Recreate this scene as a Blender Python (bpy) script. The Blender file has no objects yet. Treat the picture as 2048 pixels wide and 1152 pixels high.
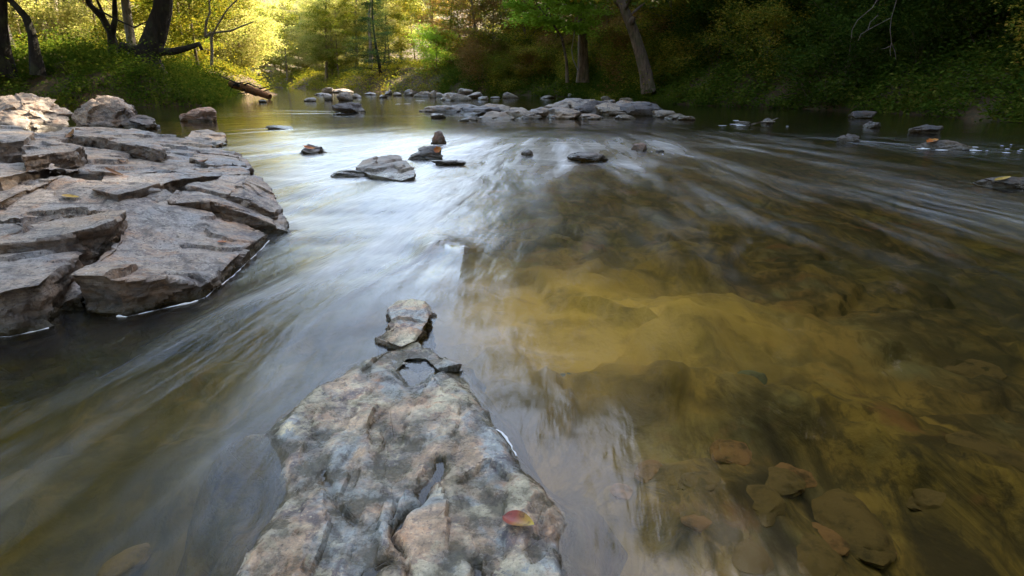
import bpy, bmesh, math, random
import numpy as np
from mathutils import Vector, Matrix

# ------------------------------------------------------------------ camera, sky, sun, exposure
SC = bpy.context.scene
COL = SC.collection
R = math.radians
CAM_H, FPX, HORIZON = 0.70, 1220.0, 160.0
PITCH = math.atan((576 - HORIZON) / FPX)
cam_d = bpy.data.cameras.new('camera'); cam = bpy.data.objects.new('camera', cam_d); COL.objects.link(cam)
cam_d.sensor_width = 36; cam_d.lens = 36 * FPX / 2048; cam_d.clip_start = 0.02; cam_d.clip_end = 2000
cam.location = (0, 0, CAM_H); cam.rotation_euler = (math.pi / 2 - PITCH, 0, 0)
SC.camera = cam
SUN_AZ, SUN_EL = 44.0, 40.5            # azimuth from +Y towards +X, degrees
world = bpy.data.worlds.new('World'); SC.world = world; world.use_nodes = True
wn = world.node_tree.nodes; wl = world.node_tree.links
sky = wn.new('ShaderNodeTexSky'); sky.sky_type = 'NISHITA'; sky.sun_disc = False
sky.sun_elevation = R(SUN_EL); sky.sun_rotation = R(SUN_AZ % 360); sky.dust_density = 1.2; sky.air_density = 1.0; sky.ozone_density = 1.0
wn['Background'].inputs['Strength'].default_value = 0.15
wl.new(sky.outputs[0], wn['Background'].inputs['Color'])
sun_d = bpy.data.lights.new('sun', 'SUN'); sun = bpy.data.objects.new('sun', sun_d); COL.objects.link(sun)
sun_d.energy = 5.0; sun_d.angle = R(0.53); sun_d.color = (1.0, 0.93, 0.80)
sv = Vector((math.sin(R(SUN_AZ)) * math.cos(R(SUN_EL)), math.cos(R(SUN_AZ)) * math.cos(R(SUN_EL)), math.sin(R(SUN_EL))))
sun.rotation_euler = sv.to_track_quat('Z', 'Y').to_euler(); sun.location = sv * 60
SC.view_settings.view_transform = 'Standard'; SC.view_settings.look = 'None'
SC.view_settings.exposure = 2.85; SC.view_settings.gamma = 1.0; SC.view_settings.use_curve_mapping = False
SC.view_settings.use_white_balance = True; SC.view_settings.white_balance_temperature = 7500; SC.view_settings.white_balance_tint = 10   # camera set for open shade
SC.render.engine = 'CYCLES'
SC.cycles.use_denoising = True
SC.cycles.max_bounces = 6; SC.cycles.diffuse_bounces = 2; SC.cycles.glossy_bounces = 2
SC.cycles.transmission_bounces = 4; SC.cycles.transparent_max_bounces = 12
SC.cycles.caustics_reflective = False; SC.cycles.caustics_refractive = False
SC.cycles.sample_clamp_indirect = 6.0

# ------------------------------------------------------------------ helpers
CP, SP = math.cos(PITCH), math.sin(PITCH)
def ray(px, py):
    a, b = (px - 1024) / FPX, (576 - py) / FPX
    return (a, CP + b * SP, -SP + b * CP)
def P(px, py, z=0.0):                      # a spot seen in the photograph, at height z -> place on the ground plan
    d = ray(px, py); t = (z - CAM_H) / d[2]
    return (d[0] * t, d[1] * t, z)
def Q(px, py, Y):                          # the same at distance Y
    d = ray(px, py); t = Y / d[1]
    return (d[0] * t, Y, CAM_H + d[2] * t)

_rs = np.random.RandomState(11)
_perm = np.tile(_rs.permutation(256), 3)
_g = _rs.normal(size=(256, 3)); _g /= np.linalg.norm(_g, axis=1)[:, None]
def perlin(p):
    p = np.asarray(p, float); i = np.floor(p).astype(int); f = p - i; i &= 255
    u = f * f * f * (f * (f * 6 - 15) + 10)
    def gr(dx, dy, dz):
        h = _perm[_perm[_perm[i[:, 0] + dx] + i[:, 1] + dy] + i[:, 2] + dz]
        return (_g[h] * (f - np.array([dx, dy, dz]))).sum(1)
    def lp(a, b, t): return a + (b - a) * t
    x00 = lp(gr(0,0,0), gr(1,0,0), u[:,0]); x10 = lp(gr(0,1,0), gr(1,1,0), u[:,0])
    x01 = lp(gr(0,0,1), gr(1,0,1), u[:,0]); x11 = lp(gr(0,1,1), gr(1,1,1), u[:,0])
    return lp(lp(x00, x10, u[:,1]), lp(x01, x11, u[:,1]), u[:,2]) * 1.6
def fbm(p, oct=4, lac=2.1, gain=0.5):
    p = np.asarray(p, float); s = 0; a = 1
    for k in range(oct):
        s = s + a * perlin(p + k * 17.3); p = p * lac; a *= gain
    return s
def sstep(a, b, x): t = np.clip((x - a) / (b - a), 0, 1); return t * t * (3 - 2 * t)
def xyz(x, y, z=0.0): return np.stack([x, y, np.zeros_like(x) + z], 1)

def mesh_np(name, v, f, smooth=True):
    v = np.ascontiguousarray(v, np.float32); f = np.ascontiguousarray(f, np.int32)
    me = bpy.data.meshes.new(name); k = f.shape[1]
    me.vertices.add(len(v)); me.vertices.foreach_set('co', v.ravel())
    me.loops.add(f.size); me.loops.foreach_set('vertex_index', f.ravel())
    me.polygons.add(len(f)); me.polygons.foreach_set('loop_start', np.arange(0, f.size, k, dtype=np.int32))
    me.polygons.foreach_set('loop_total', np.full(len(f), k, np.int32))
    me.polygons.foreach_set('use_smooth', np.full(len(f), smooth))
    me.update(calc_edges=True); me.validate(); return me
def sharpen(me, deg=38): me.set_sharp_from_angle(angle=R(deg)); return me
def facets(v, cells, slope, seed, squash=(1, 1, 1), warp=0.0, lim=0.05):
    """broken, plane-faced relief: every cell is a small tilted plane"""
    r = np.random.RandomState(seed); p = v * np.array(squash)
    if warp: p = p + warp * np.stack([fbm(v * 5 + 3, 2), fbm(v * 5 + 31, 2), fbm(v * 5 + 57, 2)], 1)
    c = p[r.randint(0, len(p), cells)]; nn = r.normal(size=(cells, 3)); nn /= np.linalg.norm(nn, axis=1)[:, None]
    best = np.full(len(p), 1e9); out = np.zeros(len(p)); off = r.normal(0, 0.25, cells)
    for i in range(cells):
        dv = p - c[i]; d = (dv * dv).sum(1); m = d < best; best[m] = d[m]; out[m] = (dv[m] @ nn[i]) * slope + off[i] * slope * 0.12
    return np.clip(out, -lim, lim)
def tag(o, label=None, cat=None, group=None, kind=None):
    if label: o['label'] = label
    if cat: o['category'] = cat
    if group: o['group'] = group
    if kind: o['kind'] = kind
    return o
def link(name, me, mat, parent=None):
    o = bpy.data.objects.new(name, me); COL.objects.link(o)
    if mat and not me.materials: me.materials.append(mat)
    if parent: o.parent = parent
    return o
def empty(name, loc=(0, 0, 0), rz=0.0, sc=1.0):
    o = bpy.data.objects.new(name, None); COL.objects.link(o); o.location = loc; o.rotation_euler = (0, 0, rz)
    o.scale = (sc,) * 3 if not hasattr(sc, '__len__') else sc
    o.empty_display_size = 0.1; return o
def grid_faces(nr, nc):
    i = np.arange(nr - 1)[:, None] * nc + np.arange(nc - 1)[None]
    return np.stack([i, i + 1, i + nc + 1, i + nc], -1).reshape(-1, 4)

# ------------------------------------------------------------------ materials
class NT:
    def __init__(s, name):
        s.m = bpy.data.materials.new(name); s.m.use_nodes = True; s.t = s.m.node_tree; s.t.nodes.clear()
        s.out = s.n('ShaderNodeOutputMaterial')
    def n(s, t, **kw):
        nd = s.t.nodes.new(t)
        for k, v in kw.items(): setattr(nd, k, v)
        return nd
    def l(s, a, b): s.t.links.new(a, b)
    def put(s, sock, v):
        if hasattr(v, 'is_linked') or hasattr(v, 'links'): s.l(v, sock)
        else: sock.default_value = v
    def coord(s, kind='Object', scale=(1, 1, 1), loc=(0, 0, 0), rot=(0, 0, 0)):
        mp = s.n('ShaderNodeMapping'); mp.inputs['Scale'].default_value = scale; mp.inputs['Location'].default_value = loc; mp.inputs['Rotation'].default_value = rot
        if kind == 'World': g = s.n('ShaderNodeNewGeometry'); s.l(g.outputs['Position'], mp.inputs[0])
        elif kind == 'Object': g = s.n('ShaderNodeTexCoord'); s.l(g.outputs['Object'], mp.inputs[0])
        else: g = s.n('ShaderNodeAttribute'); g.attribute_name = kind; s.l(g.outputs['Vector'], mp.inputs[0])
        return mp.outputs[0]
    def noise(s, vec, scale, detail=5, rough=0.55, dist=0.0, out='Fac'):
        nd = s.n('ShaderNodeTexNoise'); s.l(vec, nd.inputs['Vector']); nd.inputs['Scale'].default_value = scale
        nd.inputs['Detail'].default_value = detail; nd.inputs['Roughness'].default_value = rough; nd.inputs['Distortion'].default_value = dist
        return nd.outputs[out]
    def voro(s, vec, scale, feature='F1', out='Distance'):
        nd = s.n('ShaderNodeTexVoronoi', feature=feature); s.l(vec, nd.inputs['Vector']); nd.inputs['Scale'].default_value = scale
        return nd.outputs[out]
    def ramp(s, fac, stops, interp='LINEAR'):
        nd = s.n('ShaderNodeValToRGB'); nd.color_ramp.interpolation = interp; el = nd.color_ramp.elements
        while len(el) < len(stops): el.new(0.5)
        for e, (p, c) in zip(el, stops): e.position = p; e.color = (*c, 1) if hasattr(c, '__len__') else (c, c, c, 1)
        s.l(fac, nd.inputs[0]); return nd.outputs[0]
    def mix(s, fac, a, b, mode='MIX'):
        nd = s.n('ShaderNodeMix', data_type='RGBA', blend_type=mode)
        s.put(nd.inputs[0], fac)
        for sock, v in ((nd.inputs[6], a), (nd.inputs[7], b)):
            if isinstance(v, (tuple, list)): sock.default_value = (*v, 1) if len(v) == 3 else v
            else: s.l(v, sock)
        return nd.outputs[2]
    def math(s, op, a, b=0.0, c=0.0, clamp=False):
        nd = s.n('ShaderNodeMath', operation=op, use_clamp=clamp)
        s.put(nd.inputs[0], a); s.put(nd.inputs[1], b); s.put(nd.inputs[2], c)
        return nd.outputs[0]
    def bump(s, h, strength=0.5, dist=0.01, normal=None):
        nd = s.n('ShaderNodeBump'); s.l(h, nd.inputs['Height']); nd.inputs['Strength'].default_value = strength; nd.inputs['Distance'].default_value = dist
        if normal is not None: s.l(normal, nd.inputs['Normal'])
        return nd.outputs[0]
    def bsdf(s, col, rough=0.8, normal=None, spec=0.4):
        b = s.n('ShaderNodeBsdfPrincipled')
        for k, v in (('Base Color', col), ('Roughness', rough), ('Specular IOR Level', spec)):
            if isinstance(v, (tuple, list)): b.inputs[k].default_value = (*v, 1)
            else: s.put(b.inputs[k], v)
        if normal is not None: s.l(normal, b.inputs['Normal'])
        s.l(b.outputs[0], s.out.inputs['Surface']); return b

def rock_mat(name, light, warm, dark, rust, lichen=0.3, scale=1.0, wet_top=0.05, strata=(0.3, 0.15, 1.0), crisp=False, speck=0.9, pale=(0.55, 0.50, 0.42), lichen_scale=22):
    n = NT(name); w = n.coord('World'); s = scale
    st = n.coord('World', scale=(1.0, 1.0, 3.2), rot=strata)
    big = n.noise(w, 2.2 * s, 5, 0.6, 0.4); mid = n.noise(st, 7 * s, 7, 0.65, 0.8); fine = n.noise(w, 60 * s, 6, 0.7)
    c = n.mix(n.ramp(n.noise(w, 2.6 * s, 7, 0.68, 0.8) if crisp else big, [(0.44, 0), (0.54, 1)] if crisp else [(0.36, 0), (0.62, 1)]), light, warm)
    c = n.mix(n.ramp(n.noise(w, 5.1 * s, 6, 0.7, 0.6), [(0.52, 0), (0.64, 0.8)]), c, rust)
    c = n.mix(n.ramp(mid, [(0.33, 0.95), (0.50, 0.0)]), c, dark)
    c = n.mix(n.ramp(n.noise(w, 3.4 * s, 7, 0.72, 0.9), [(0.36, 0.85), (0.46, 0.0)]), c, n.mix(0.5, dark, (0.12, 0.095, 0.105)))
    crk = n.voro(n.coord('World', scale=(1.0, 0.55, 2.0), rot=(0.2, 0.1, 0.5)), 2.4 * s, 'DISTANCE_TO_EDGE')
    c = n.mix(n.math('MULTIPLY', n.ramp(crk, [(0.0, 0.9), (0.022, 0.0)]), n.ramp(n.noise(w, 1.9 * s, 3), [(0.45, 0), (0.6, 1)])), c, dark)
    c = n.mix(n.ramp(n.noise(w, 26 * s, 6, 0.75, 0.3), [(0.36, 0.75), (0.46, 0.0)]), c, dark)
    blot = n.ramp(n.noise(w, lichen_scale * 0.55 * s, 8, 0.72, 0.5), [(0.60 - 0.12 * lichen, 0), (0.63 - 0.12 * lichen, 1)])
    patch = n.ramp(n.noise(w, 2.7 * s, 3, 0.5), [(0.44, 0), (0.60, 1)])
    c = n.mix(n.math('MULTIPLY', n.math('MULTIPLY', blot, patch), min(1.0, lichen * 1.6)), c, pale)
    c = n.mix(n.ramp(fine, [(0.3, 0.45), (0.62, 0.0)]), c, dark)
    c = n.mix(n.ramp(n.noise(w, 105 * s, 3, 0.6), [(0.36, speck), (0.43, 0.0)]), c, dark)
    c = n.mix(n.ramp(n.noise(n.coord('World', loc=(7, 3, 1)), 80 * s, 3, 0.6), [(0.60, 0.0), (0.68, 0.55)]), c, pale)
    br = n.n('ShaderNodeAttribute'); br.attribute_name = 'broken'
    face_shade = n.math('MULTIPLY', br.outputs['Fac'], n.ramp(n.noise(w, 4.0 * s, 5, 0.65), [(0.34, 1.0), (0.70, 0.35)]))
    c = n.mix(face_shade, c, n.mix(n.ramp(n.noise(st, 11 * s, 6, 0.7), [(0.4, 0), (0.62, 1)]), (0.034, 0.026, 0.021), (0.15, 0.085, 0.045)))  # brown-black broken rock on steep faces, deepened to paint in shade
    # the waterline: stone wetted and coated with algal film up to a few centimetres
    sep = n.n('ShaderNodeSeparateXYZ'); n.l(w, sep.inputs[0])
    zz = n.math('ADD', sep.outputs[2], n.math('MULTIPLY', n.math('SUBTRACT', n.noise(w, 9 * s, 5, 0.6), 0.5), -0.11))
    wet = n.n('ShaderNodeMapRange'); wet.inputs[1].default_value = 0.0; wet.inputs[2].default_value = wet_top
    wet.inputs[3].default_value = 1.0; wet.inputs[4].default_value = 0.0; n.l(zz, wet.inputs[0]); wv = wet.outputs[0]
    deep = n.ramp(n.math('MULTIPLY', sep.outputs[2], -12.0), [(0.06, 0), (0.4, 1)])
    alg = n.mix(deep, n.mix(n.noise(w, 16 * s, 4), (0.022, 0.019, 0.012), (0.060, 0.047, 0.014)), n.mix(n.ramp(n.noise(w, 5 * s, 6, 0.65), [(0.35, 0), (0.65, 1)]), (0.035, 0.028, 0.013), (0.17, 0.12, 0.042)))
    c = n.mix(n.math('MULTIPLY', wv, 0.88), c, alg)
    rough = n.math('SUBTRACT', n.ramp(fine, [(0.3, 0.46), (0.7, 0.72)]), n.math('MULTIPLY', n.math('MULTIPLY', wv, n.math('SUBTRACT', 1.0, deep)), 0.45))
    h = n.math('ADD', n.math('MULTIPLY', mid, 0.6), n.math('ADD', n.math('MULTIPLY', n.noise(w, 34 * s, 8, 0.7), 0.35), n.math('MULTIPLY', fine, 0.12)))
    cr = n.ramp(n.voro(st, 3.1 * s, 'DISTANCE_TO_EDGE'), [(0.0, 0.0), (0.012, 1.0)])
    h = n.math('ADD', h, n.math('MULTIPLY', cr, 0.10))
    n.bsdf(c, rough, n.bump(h, 0.85, 0.030 / s), n.math('SUBTRACT', 0.5, n.math('MULTIPLY', deep, 0.5)))
    return n.m

M = {}
M['ledge'] = rock_mat('ledge_rock', (0.275, 0.29, 0.30), (0.45, 0.32, 0.215), (0.060, 0.048, 0.044), (0.42, 0.22, 0.11), 0.22, 1.0, 0.05)
M['front'] = rock_mat('foreground_rock', (0.41, 0.44, 0.42), (0.70, 0.475, 0.30), (0.095, 0.075, 0.082), (0.56, 0.28, 0.14), 0.9, 2.0, 0.028, pale=(0.74, 0.64, 0.43), lichen_scale=13, crisp=True, speck=0.45)
M['boulder'] = rock_mat('boulder_rock', (0.26, 0.22, 0.19), (0.40, 0.28, 0.19), (0.045, 0.036, 0.032), (0.30, 0.15, 0.08), 0.25, 1.2, 0.10)
M['far_rock'] = rock_mat('river_rock', (0.36, 0.32, 0.28), (0.52, 0.37, 0.24), (0.060, 0.052, 0.050), (0.36, 0.22, 0.13), 0.3, 0.8, 0.16)
M['dark_rock'] = rock_mat('wet_river_rock', (0.10, 0.10, 0.11), (0.17, 0.13, 0.11), (0.022, 0.020, 0.022), (0.16, 0.075, 0.04), 0.12, 1.6, 0.10)
M['red_rock'] = rock_mat('rusty_rock', (0.26, 0.17, 0.13), (0.36, 0.19, 0.11), (0.050, 0.036, 0.032), (0.34, 0.13, 0.06), 0.1, 1.6, 0.08)

def bed_mat():
    n = NT('river_bed'); w = n.coord('World')
    st = n.coord('World', scale=(1.0, 0.42, 1.0), rot=(0, 0, 0.75))
    big = n.noise(w, 1.1, 4, 0.55, 0.3); mid = n.noise(st, 4.5, 7, 0.65, 0.7)
    c = n.mix(n.ramp(big, [(0.38, 0), (0.62, 1)]), (0.27, 0.18, 0.042), (0.21, 0.12, 0.045))
    c = n.mix(n.ramp(n.noise(w, 2.3, 5, 0.6), [(0.50, 0), (0.66, 0.8)]), c, (0.15, 0.155, 0.095))
    c = n.mix(n.ramp(mid, [(0.40, 0.92), (0.55, 0.0)]), c, (0.030, 0.022, 0.010))
    c = n.mix(n.ramp(n.noise(st, 17, 6, 0.7, 0.5), [(0.40, 0.8), (0.52, 0.0)]), c, (0.05, 0.036, 0.014))
    c = n.mix(n.ramp(n.noise(w, 3.1, 5, 0.6), [(0.60, 0), (0.68, 0.7)]), c, (0.24, 0.10, 0.04))
    ck = n.voro(n.coord('World', scale=(1.0, 0.7, 1.0), rot=(0, 0, 0.6)), 2.6, 'DISTANCE_TO_EDGE')
    c = n.mix(n.math('MULTIPLY', n.ramp(ck, [(0.0, 0.9), (0.07, 0.0)]), n.ramp(n.noise(w, 2.0, 4), [(0.40, 0), (0.58, 1)])), c, (0.018, 0.014, 0.009))
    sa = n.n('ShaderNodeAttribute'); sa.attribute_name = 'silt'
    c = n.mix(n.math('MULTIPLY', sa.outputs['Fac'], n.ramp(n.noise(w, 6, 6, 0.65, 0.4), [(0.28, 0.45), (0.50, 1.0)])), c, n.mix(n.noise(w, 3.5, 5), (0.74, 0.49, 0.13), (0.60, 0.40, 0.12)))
    al = n.n('ShaderNodeAttribute'); al.attribute_name = 'bed_dim'
    c = n.mix(n.math('MULTIPLY', al.outputs['Fac'], n.ramp(n.noise(w, 4, 5, 0.6), [(0.32, 0.95), (0.62, 0.55)])), c, (0.045, 0.040, 0.016))  # darker bed colour painted in for the dim water
    h = n.math('ADD', mid, n.math('MULTIPLY', n.noise(w, 24, 6), 0.3))
    n.bsdf(c, 0.85, n.bump(h, 0.6, 0.03)); return n.m
M['bed'] = bed_mat()
def stone_mat(name, a, b):
    n = NT(name); w = n.coord('World')
    c = n.mix(n.noise(w, 5, 5, 0.6), a, b); c = n.mix(n.ramp(n.noise(w, 17, 6, 0.7), [(0.34, 0.8), (0.5, 0)]), c, (0.04, 0.03, 0.015))
    n.bsdf(c, 0.85, n.bump(n.noise(w, 30, 6), 0.5, 0.01)); return n.m
M['stone_orange'] = stone_mat('submerged_rusty', (0.30, 0.15, 0.065), (0.22, 0.12, 0.06))
M['stone_green'] = stone_mat('submerged_green', (0.17, 0.19, 0.125), (0.12, 0.12, 0.07))
M['stone_tan'] = stone_mat('submerged_tan', (0.19, 0.125, 0.05), (0.12, 0.08, 0.032))

def water_mat():
    n = NT('river_water')
    fl = n.coord('flow'); w = n.coord('World')
    at = n.n('ShaderNodeAttribute'); at.attribute_name = 'state'; sx = n.n('ShaderNodeSeparateXYZ'); n.l(at.outputs['Vector'], sx.inputs[0])
    turb, foam, far = sx.outputs[0], sx.outputs[1], sx.outputs[2]
    def fc(su, sv): return n.coord('flow', scale=(su, sv, 1))
    s1 = n.noise(fc(5, 0.45), 1.0, 5, 0.55, 0.35); s2 = n.noise(fc(22, 1.4), 1.0, 5, 0.6, 0.3); s3 = n.noise(fc(75, 3.5), 1.0, 3, 0.6, 0.2)
    h = n.math('ADD', n.math('MULTIPLY', s1, 1.0), n.math('ADD', n.math('MULTIPLY', s2, 0.20), n.math('MULTIPLY', s3, 0.015)))
    calm = n.noise(w, 2.2, 2, 0.5)
    hh = n.math('ADD', n.math('MULTIPLY', h, turb), n.math('MULTIPLY', calm, 0.12))
    nb = n.bump(hh, 1.0, 0.055)
    fr = n.n('ShaderNodeFresnel'); fr.inputs['IOR'].default_value = 1.33; n.l(nb, fr.inputs['Normal'])
    gl = n.n('ShaderNodeBsdfGlossy'); gl.inputs['Color'].default_value = (1, 1, 1, 1); n.l(nb, gl.inputs['Normal'])
    n.l(n.math('ADD', 0.055, n.math('MULTIPLY', turb, n.ramp(s1, [(0.3, 0.16), (0.7, 0.36)]))), gl.inputs['Roughness'])
    tr = n.n('ShaderNodeBsdfTransparent'); tr.inputs['Color'].default_value = (0.84, 0.77, 0.55, 1)
    mx = n.n('ShaderNodeMixShader'); n.l(fr.outputs[0], mx.inputs[0]); n.l(tr.outputs[0], mx.inputs[1]); n.l(gl.outputs[0], mx.inputs[2])
    # aerated silk carried along by the current
    si = n.math('MULTIPLY', n.ramp(s1, [(0.44, 0.0), (0.66, 1.0)]), n.ramp(s2, [(0.38, 0.05), (0.64, 1.0)]))
    si = n.math('MULTIPLY', si, n.math('MULTIPLY', n.math('MULTIPLY', foam, 1.35), n.ramp(s3, [(0.3, 0.7), (0.7, 1.0)])), clamp=True)
    df = n.n('ShaderNodeBsdfDiffuse'); df.inputs['Color'].default_value = (0.78, 0.80, 0.82, 1)
    m2 = n.n('ShaderNodeMixShader'); n.l(si, m2.inputs[0]); n.l(mx.outputs[0], m2.inputs[1]); n.l(df.outputs[0], m2.inputs[2])
    n.l(m2.outputs[0], n.out.inputs['Surface']); return n.m
M['water'] = water_mat()
def foam_mat():
    n = NT('foam'); w = n.coord('World'); n.bsdf((0.80, 0.80, 0.79), 0.6, n.bump(n.noise(w, 160, 4), 0.6, 0.004)); return n.m
M['foam'] = foam_mat()

def ground_mat():
    n = NT('forest_floor'); w = n.coord('World')
    c = n.mix(n.ramp(n.noise(w, 0.5, 5, 0.6), [(0.4, 0), (0.62, 1)]), (0.065, 0.042, 0.020), (0.05, 0.05, 0.017))
    c = n.mix(n.ramp(n.noise(w, 9, 6, 0.8), [(0.46, 0), (0.58, 1)]), c, (0.11, 0.058, 0.025))
    c = n.mix(n.ramp(n.voro(w, 14, 'F1'), [(0.0, 0.9), (0.5, 0)]), c, (0.05, 0.035, 0.018))
    n.bsdf(c, 0.95, n.bump(n.noise(w, 14, 6, 0.75), 0.7, 0.04)); return n.m
M['ground'] = ground_mat()
def bark_mat(name, a, b, sc=1.0):
    n = NT(name); w = n.coord('Object', scale=(9 * sc, 9 * sc, 1.8 * sc))
    f = n.noise(w, 1.6, 7, 0.7, 0.6)
    c = n.mix(n.ramp(f, [(0.35, 0), (0.62, 1)]), a, b)
    c = n.mix(n.ramp(n.noise(n.coord('Object'), 2.2, 4), [(0.52, 0), (0.68, 0.6)]), c, (0.09, 0.10, 0.045))
    n.bsdf(c, 0.95, n.bump(f, 1.0, 0.05)); return n.m
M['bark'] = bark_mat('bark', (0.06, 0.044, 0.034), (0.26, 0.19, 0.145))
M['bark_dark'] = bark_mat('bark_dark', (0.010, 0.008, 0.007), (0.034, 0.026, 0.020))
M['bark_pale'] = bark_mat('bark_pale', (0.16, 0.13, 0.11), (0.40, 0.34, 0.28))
M['twig'] = bark_mat('grey_twig', (0.20, 0.15, 0.13), (0.36, 0.28, 0.25), 3)
M['rotwood'] = bark_mat('rotten_wood', (0.14, 0.05, 0.02), (0.36, 0.16, 0.07), 2)
def leaf_mat(name, cols, trans=0.45):
    n = NT(name); g = n.n('ShaderNodeNewGeometry'); oi = n.n('ShaderNodeObjectInfo')
    f = n.math('ADD', n.math('MULTIPLY', g.outputs['Random Per Island'], 0.55), n.math('ADD', n.math('MULTIPLY', n.noise(n.coord('World'), 0.9, 1, 0.6), 0.75), n.math('MULTIPLY', oi.outputs['Random'], 0.16)))
    k = len(cols); c = n.ramp(n.math('SUBTRACT', f, 0.24), [(0.05 + 0.9 * i / max(1, k - 1), cc) for i, cc in enumerate(cols)])
    d = n.n('ShaderNodeBsdfDiffuse'); n.l(c, d.inputs[0]); t = n.n('ShaderNodeBsdfTranslucent'); n.l(n.mix(1.0, c, (1.12, 1.12, 0.75), 'MULTIPLY'), t.inputs[0])
    mx = n.n('ShaderNodeMixShader'); mx.inputs[0].default_value = trans; n.l(d.outputs[0], mx.inputs[1]); n.l(t.outputs[0], mx.inputs[2])
    n.l(mx.outputs[0], n.out.inputs['Surface']); return n.m
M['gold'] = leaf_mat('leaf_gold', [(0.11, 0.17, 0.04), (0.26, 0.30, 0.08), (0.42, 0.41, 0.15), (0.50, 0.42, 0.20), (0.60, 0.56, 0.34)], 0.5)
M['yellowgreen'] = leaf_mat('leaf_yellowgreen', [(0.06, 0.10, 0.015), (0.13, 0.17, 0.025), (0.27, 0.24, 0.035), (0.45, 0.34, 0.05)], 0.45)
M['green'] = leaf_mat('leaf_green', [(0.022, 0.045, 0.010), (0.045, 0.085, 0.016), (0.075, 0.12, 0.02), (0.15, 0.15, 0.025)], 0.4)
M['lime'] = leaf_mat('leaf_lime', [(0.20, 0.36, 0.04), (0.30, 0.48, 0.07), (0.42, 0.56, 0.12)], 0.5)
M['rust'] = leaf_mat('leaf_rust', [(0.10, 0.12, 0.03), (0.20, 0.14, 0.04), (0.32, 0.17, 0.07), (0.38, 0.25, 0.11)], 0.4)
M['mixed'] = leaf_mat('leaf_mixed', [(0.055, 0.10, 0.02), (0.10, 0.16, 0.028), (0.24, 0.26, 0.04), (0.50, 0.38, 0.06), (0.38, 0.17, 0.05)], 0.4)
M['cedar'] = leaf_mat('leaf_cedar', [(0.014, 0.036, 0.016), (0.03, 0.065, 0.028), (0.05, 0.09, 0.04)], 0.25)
M['grass'] = leaf_mat('leaf_grass', [(0.03, 0.06, 0.010), (0.06, 0.11, 0.016), (0.11, 0.15, 0.022), (0.22, 0.19, 0.04)], 0.4)

# ------------------------------------------------------------------ the ground plan of the river
def pxy(px, py): return P(px, py)[:2]
RIVER = np.array([(-9.0, -40), (-9.5, -6), (-10.5, 5), (-13.0, 12), pxy(-60, 214), pxy(150, 215), pxy(300, 214), pxy(400, 212), pxy(440, 203), pxy(455, 196),
                  pxy(500, 191), pxy(560, 189), (-19.5, 47), (-30, 60), (-45, 70), (-45, 76), (-26, 66), (-17.5, 54), pxy(700, 183.5), pxy(760, 184),
                  pxy(900, 187), pxy(1000, 189), pxy(1100, 192), pxy(1180, 196), pxy(1290, 204), pxy(1400, 211), pxy(1550, 216), pxy(1700, 222),
                  pxy(1850, 231), pxy(2048, 246), (10.3, 7), (10.5, 0), (11, -40)], float)
def river_sd(x, y):                        # negative inside the river
    px, py = x, y; d = np.full(x.shape, 1e9); ins = np.zeros(x.shape, bool); n = len(RIVER)
    for i in range(n):
        a, b = RIVER[i], RIVER[(i + 1) % n]; e = b - a
        t = np.clip(((px - a[0]) * e[0] + (py - a[1]) * e[1]) / (e @ e), 0, 1)
        d = np.minimum(d, np.hypot(px - a[0] - t * e[0], py - a[1] - t * e[1]))
        c = (a[1] > py) != (b[1] > py)
        with np.errstate(divide='ignore', invalid='ignore'):
            ins ^= c & (px < e[0] * (py - a[1]) / (e[1] if e[1] else 1e-9) + a[0])
    return np.where(ins, -d, d)
def terrain_z(x, y):
    sd = river_sd(x, y)
    nz = fbm(xyz(x * 0.35, y * 0.35), 4); n2 = fbm(xyz(x * 1.3, y * 1.3, 5.0), 3)
    d = sd + 0.5 * nz * sstep(-1.0, 1.0, sd + 0.4) * 0.6
    right = sstep(-2, 8, x - 0.0 * y) * sstep(70, 45, y)
    bank = 0.75 * sstep(-0.1, 1.5, d) + 0.35 * sstep(1.0, 3.5, d)
    slope = (0.10 + 0.20 * right) * np.maximum(d - 1, 0) + 0.16 * np.maximum(d - 9, 0)
    out = bank + np.minimum(slope, 26) + 0.16 * n2 * sstep(0, 1, d) + 0.3 * nz * sstep(1, 5, d)
    return np.where(sd < -0.05, np.maximum(-1.6, -0.02 + 1.1 * (sd + 0.05)) , np.maximum(out * sstep(-0.05, 0.25, sd), -0.02))
def tz(x, y): return float(terrain_z(np.array([x], float), np.array([y], float))[0])

def axis(lo, hi, fine_lo, fine_hi, step, grow=1.12):
    a = list(np.arange(fine_lo, fine_hi, step)); s = step; v = fine_hi
    while v < hi: a.append(v); s *= grow; v += s
    a.append(hi); s = step; v = fine_lo - step; pre = []
    while v > lo: pre.append(v); s *= grow; v -= s
    pre.append(lo); return np.array(pre[::-1] + a)
gx = axis(-260, 260, -26, 20, 0.28); gy = axis(-160, 320, 4, 62, 0.28)
X, Y = np.meshgrid(gx, gy); Z = terrain_z(X.ravel(), Y.ravel())
terrain = link('terrain', mesh_np('terrain', np.stack([X.ravel(), Y.ravel(), Z], 1), grid_faces(len(gy), len(gx))), M['ground'])
tag(terrain, 'leaf littered earth banks and wooded slopes on both sides of the river', 'ground', kind='structure')

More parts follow.
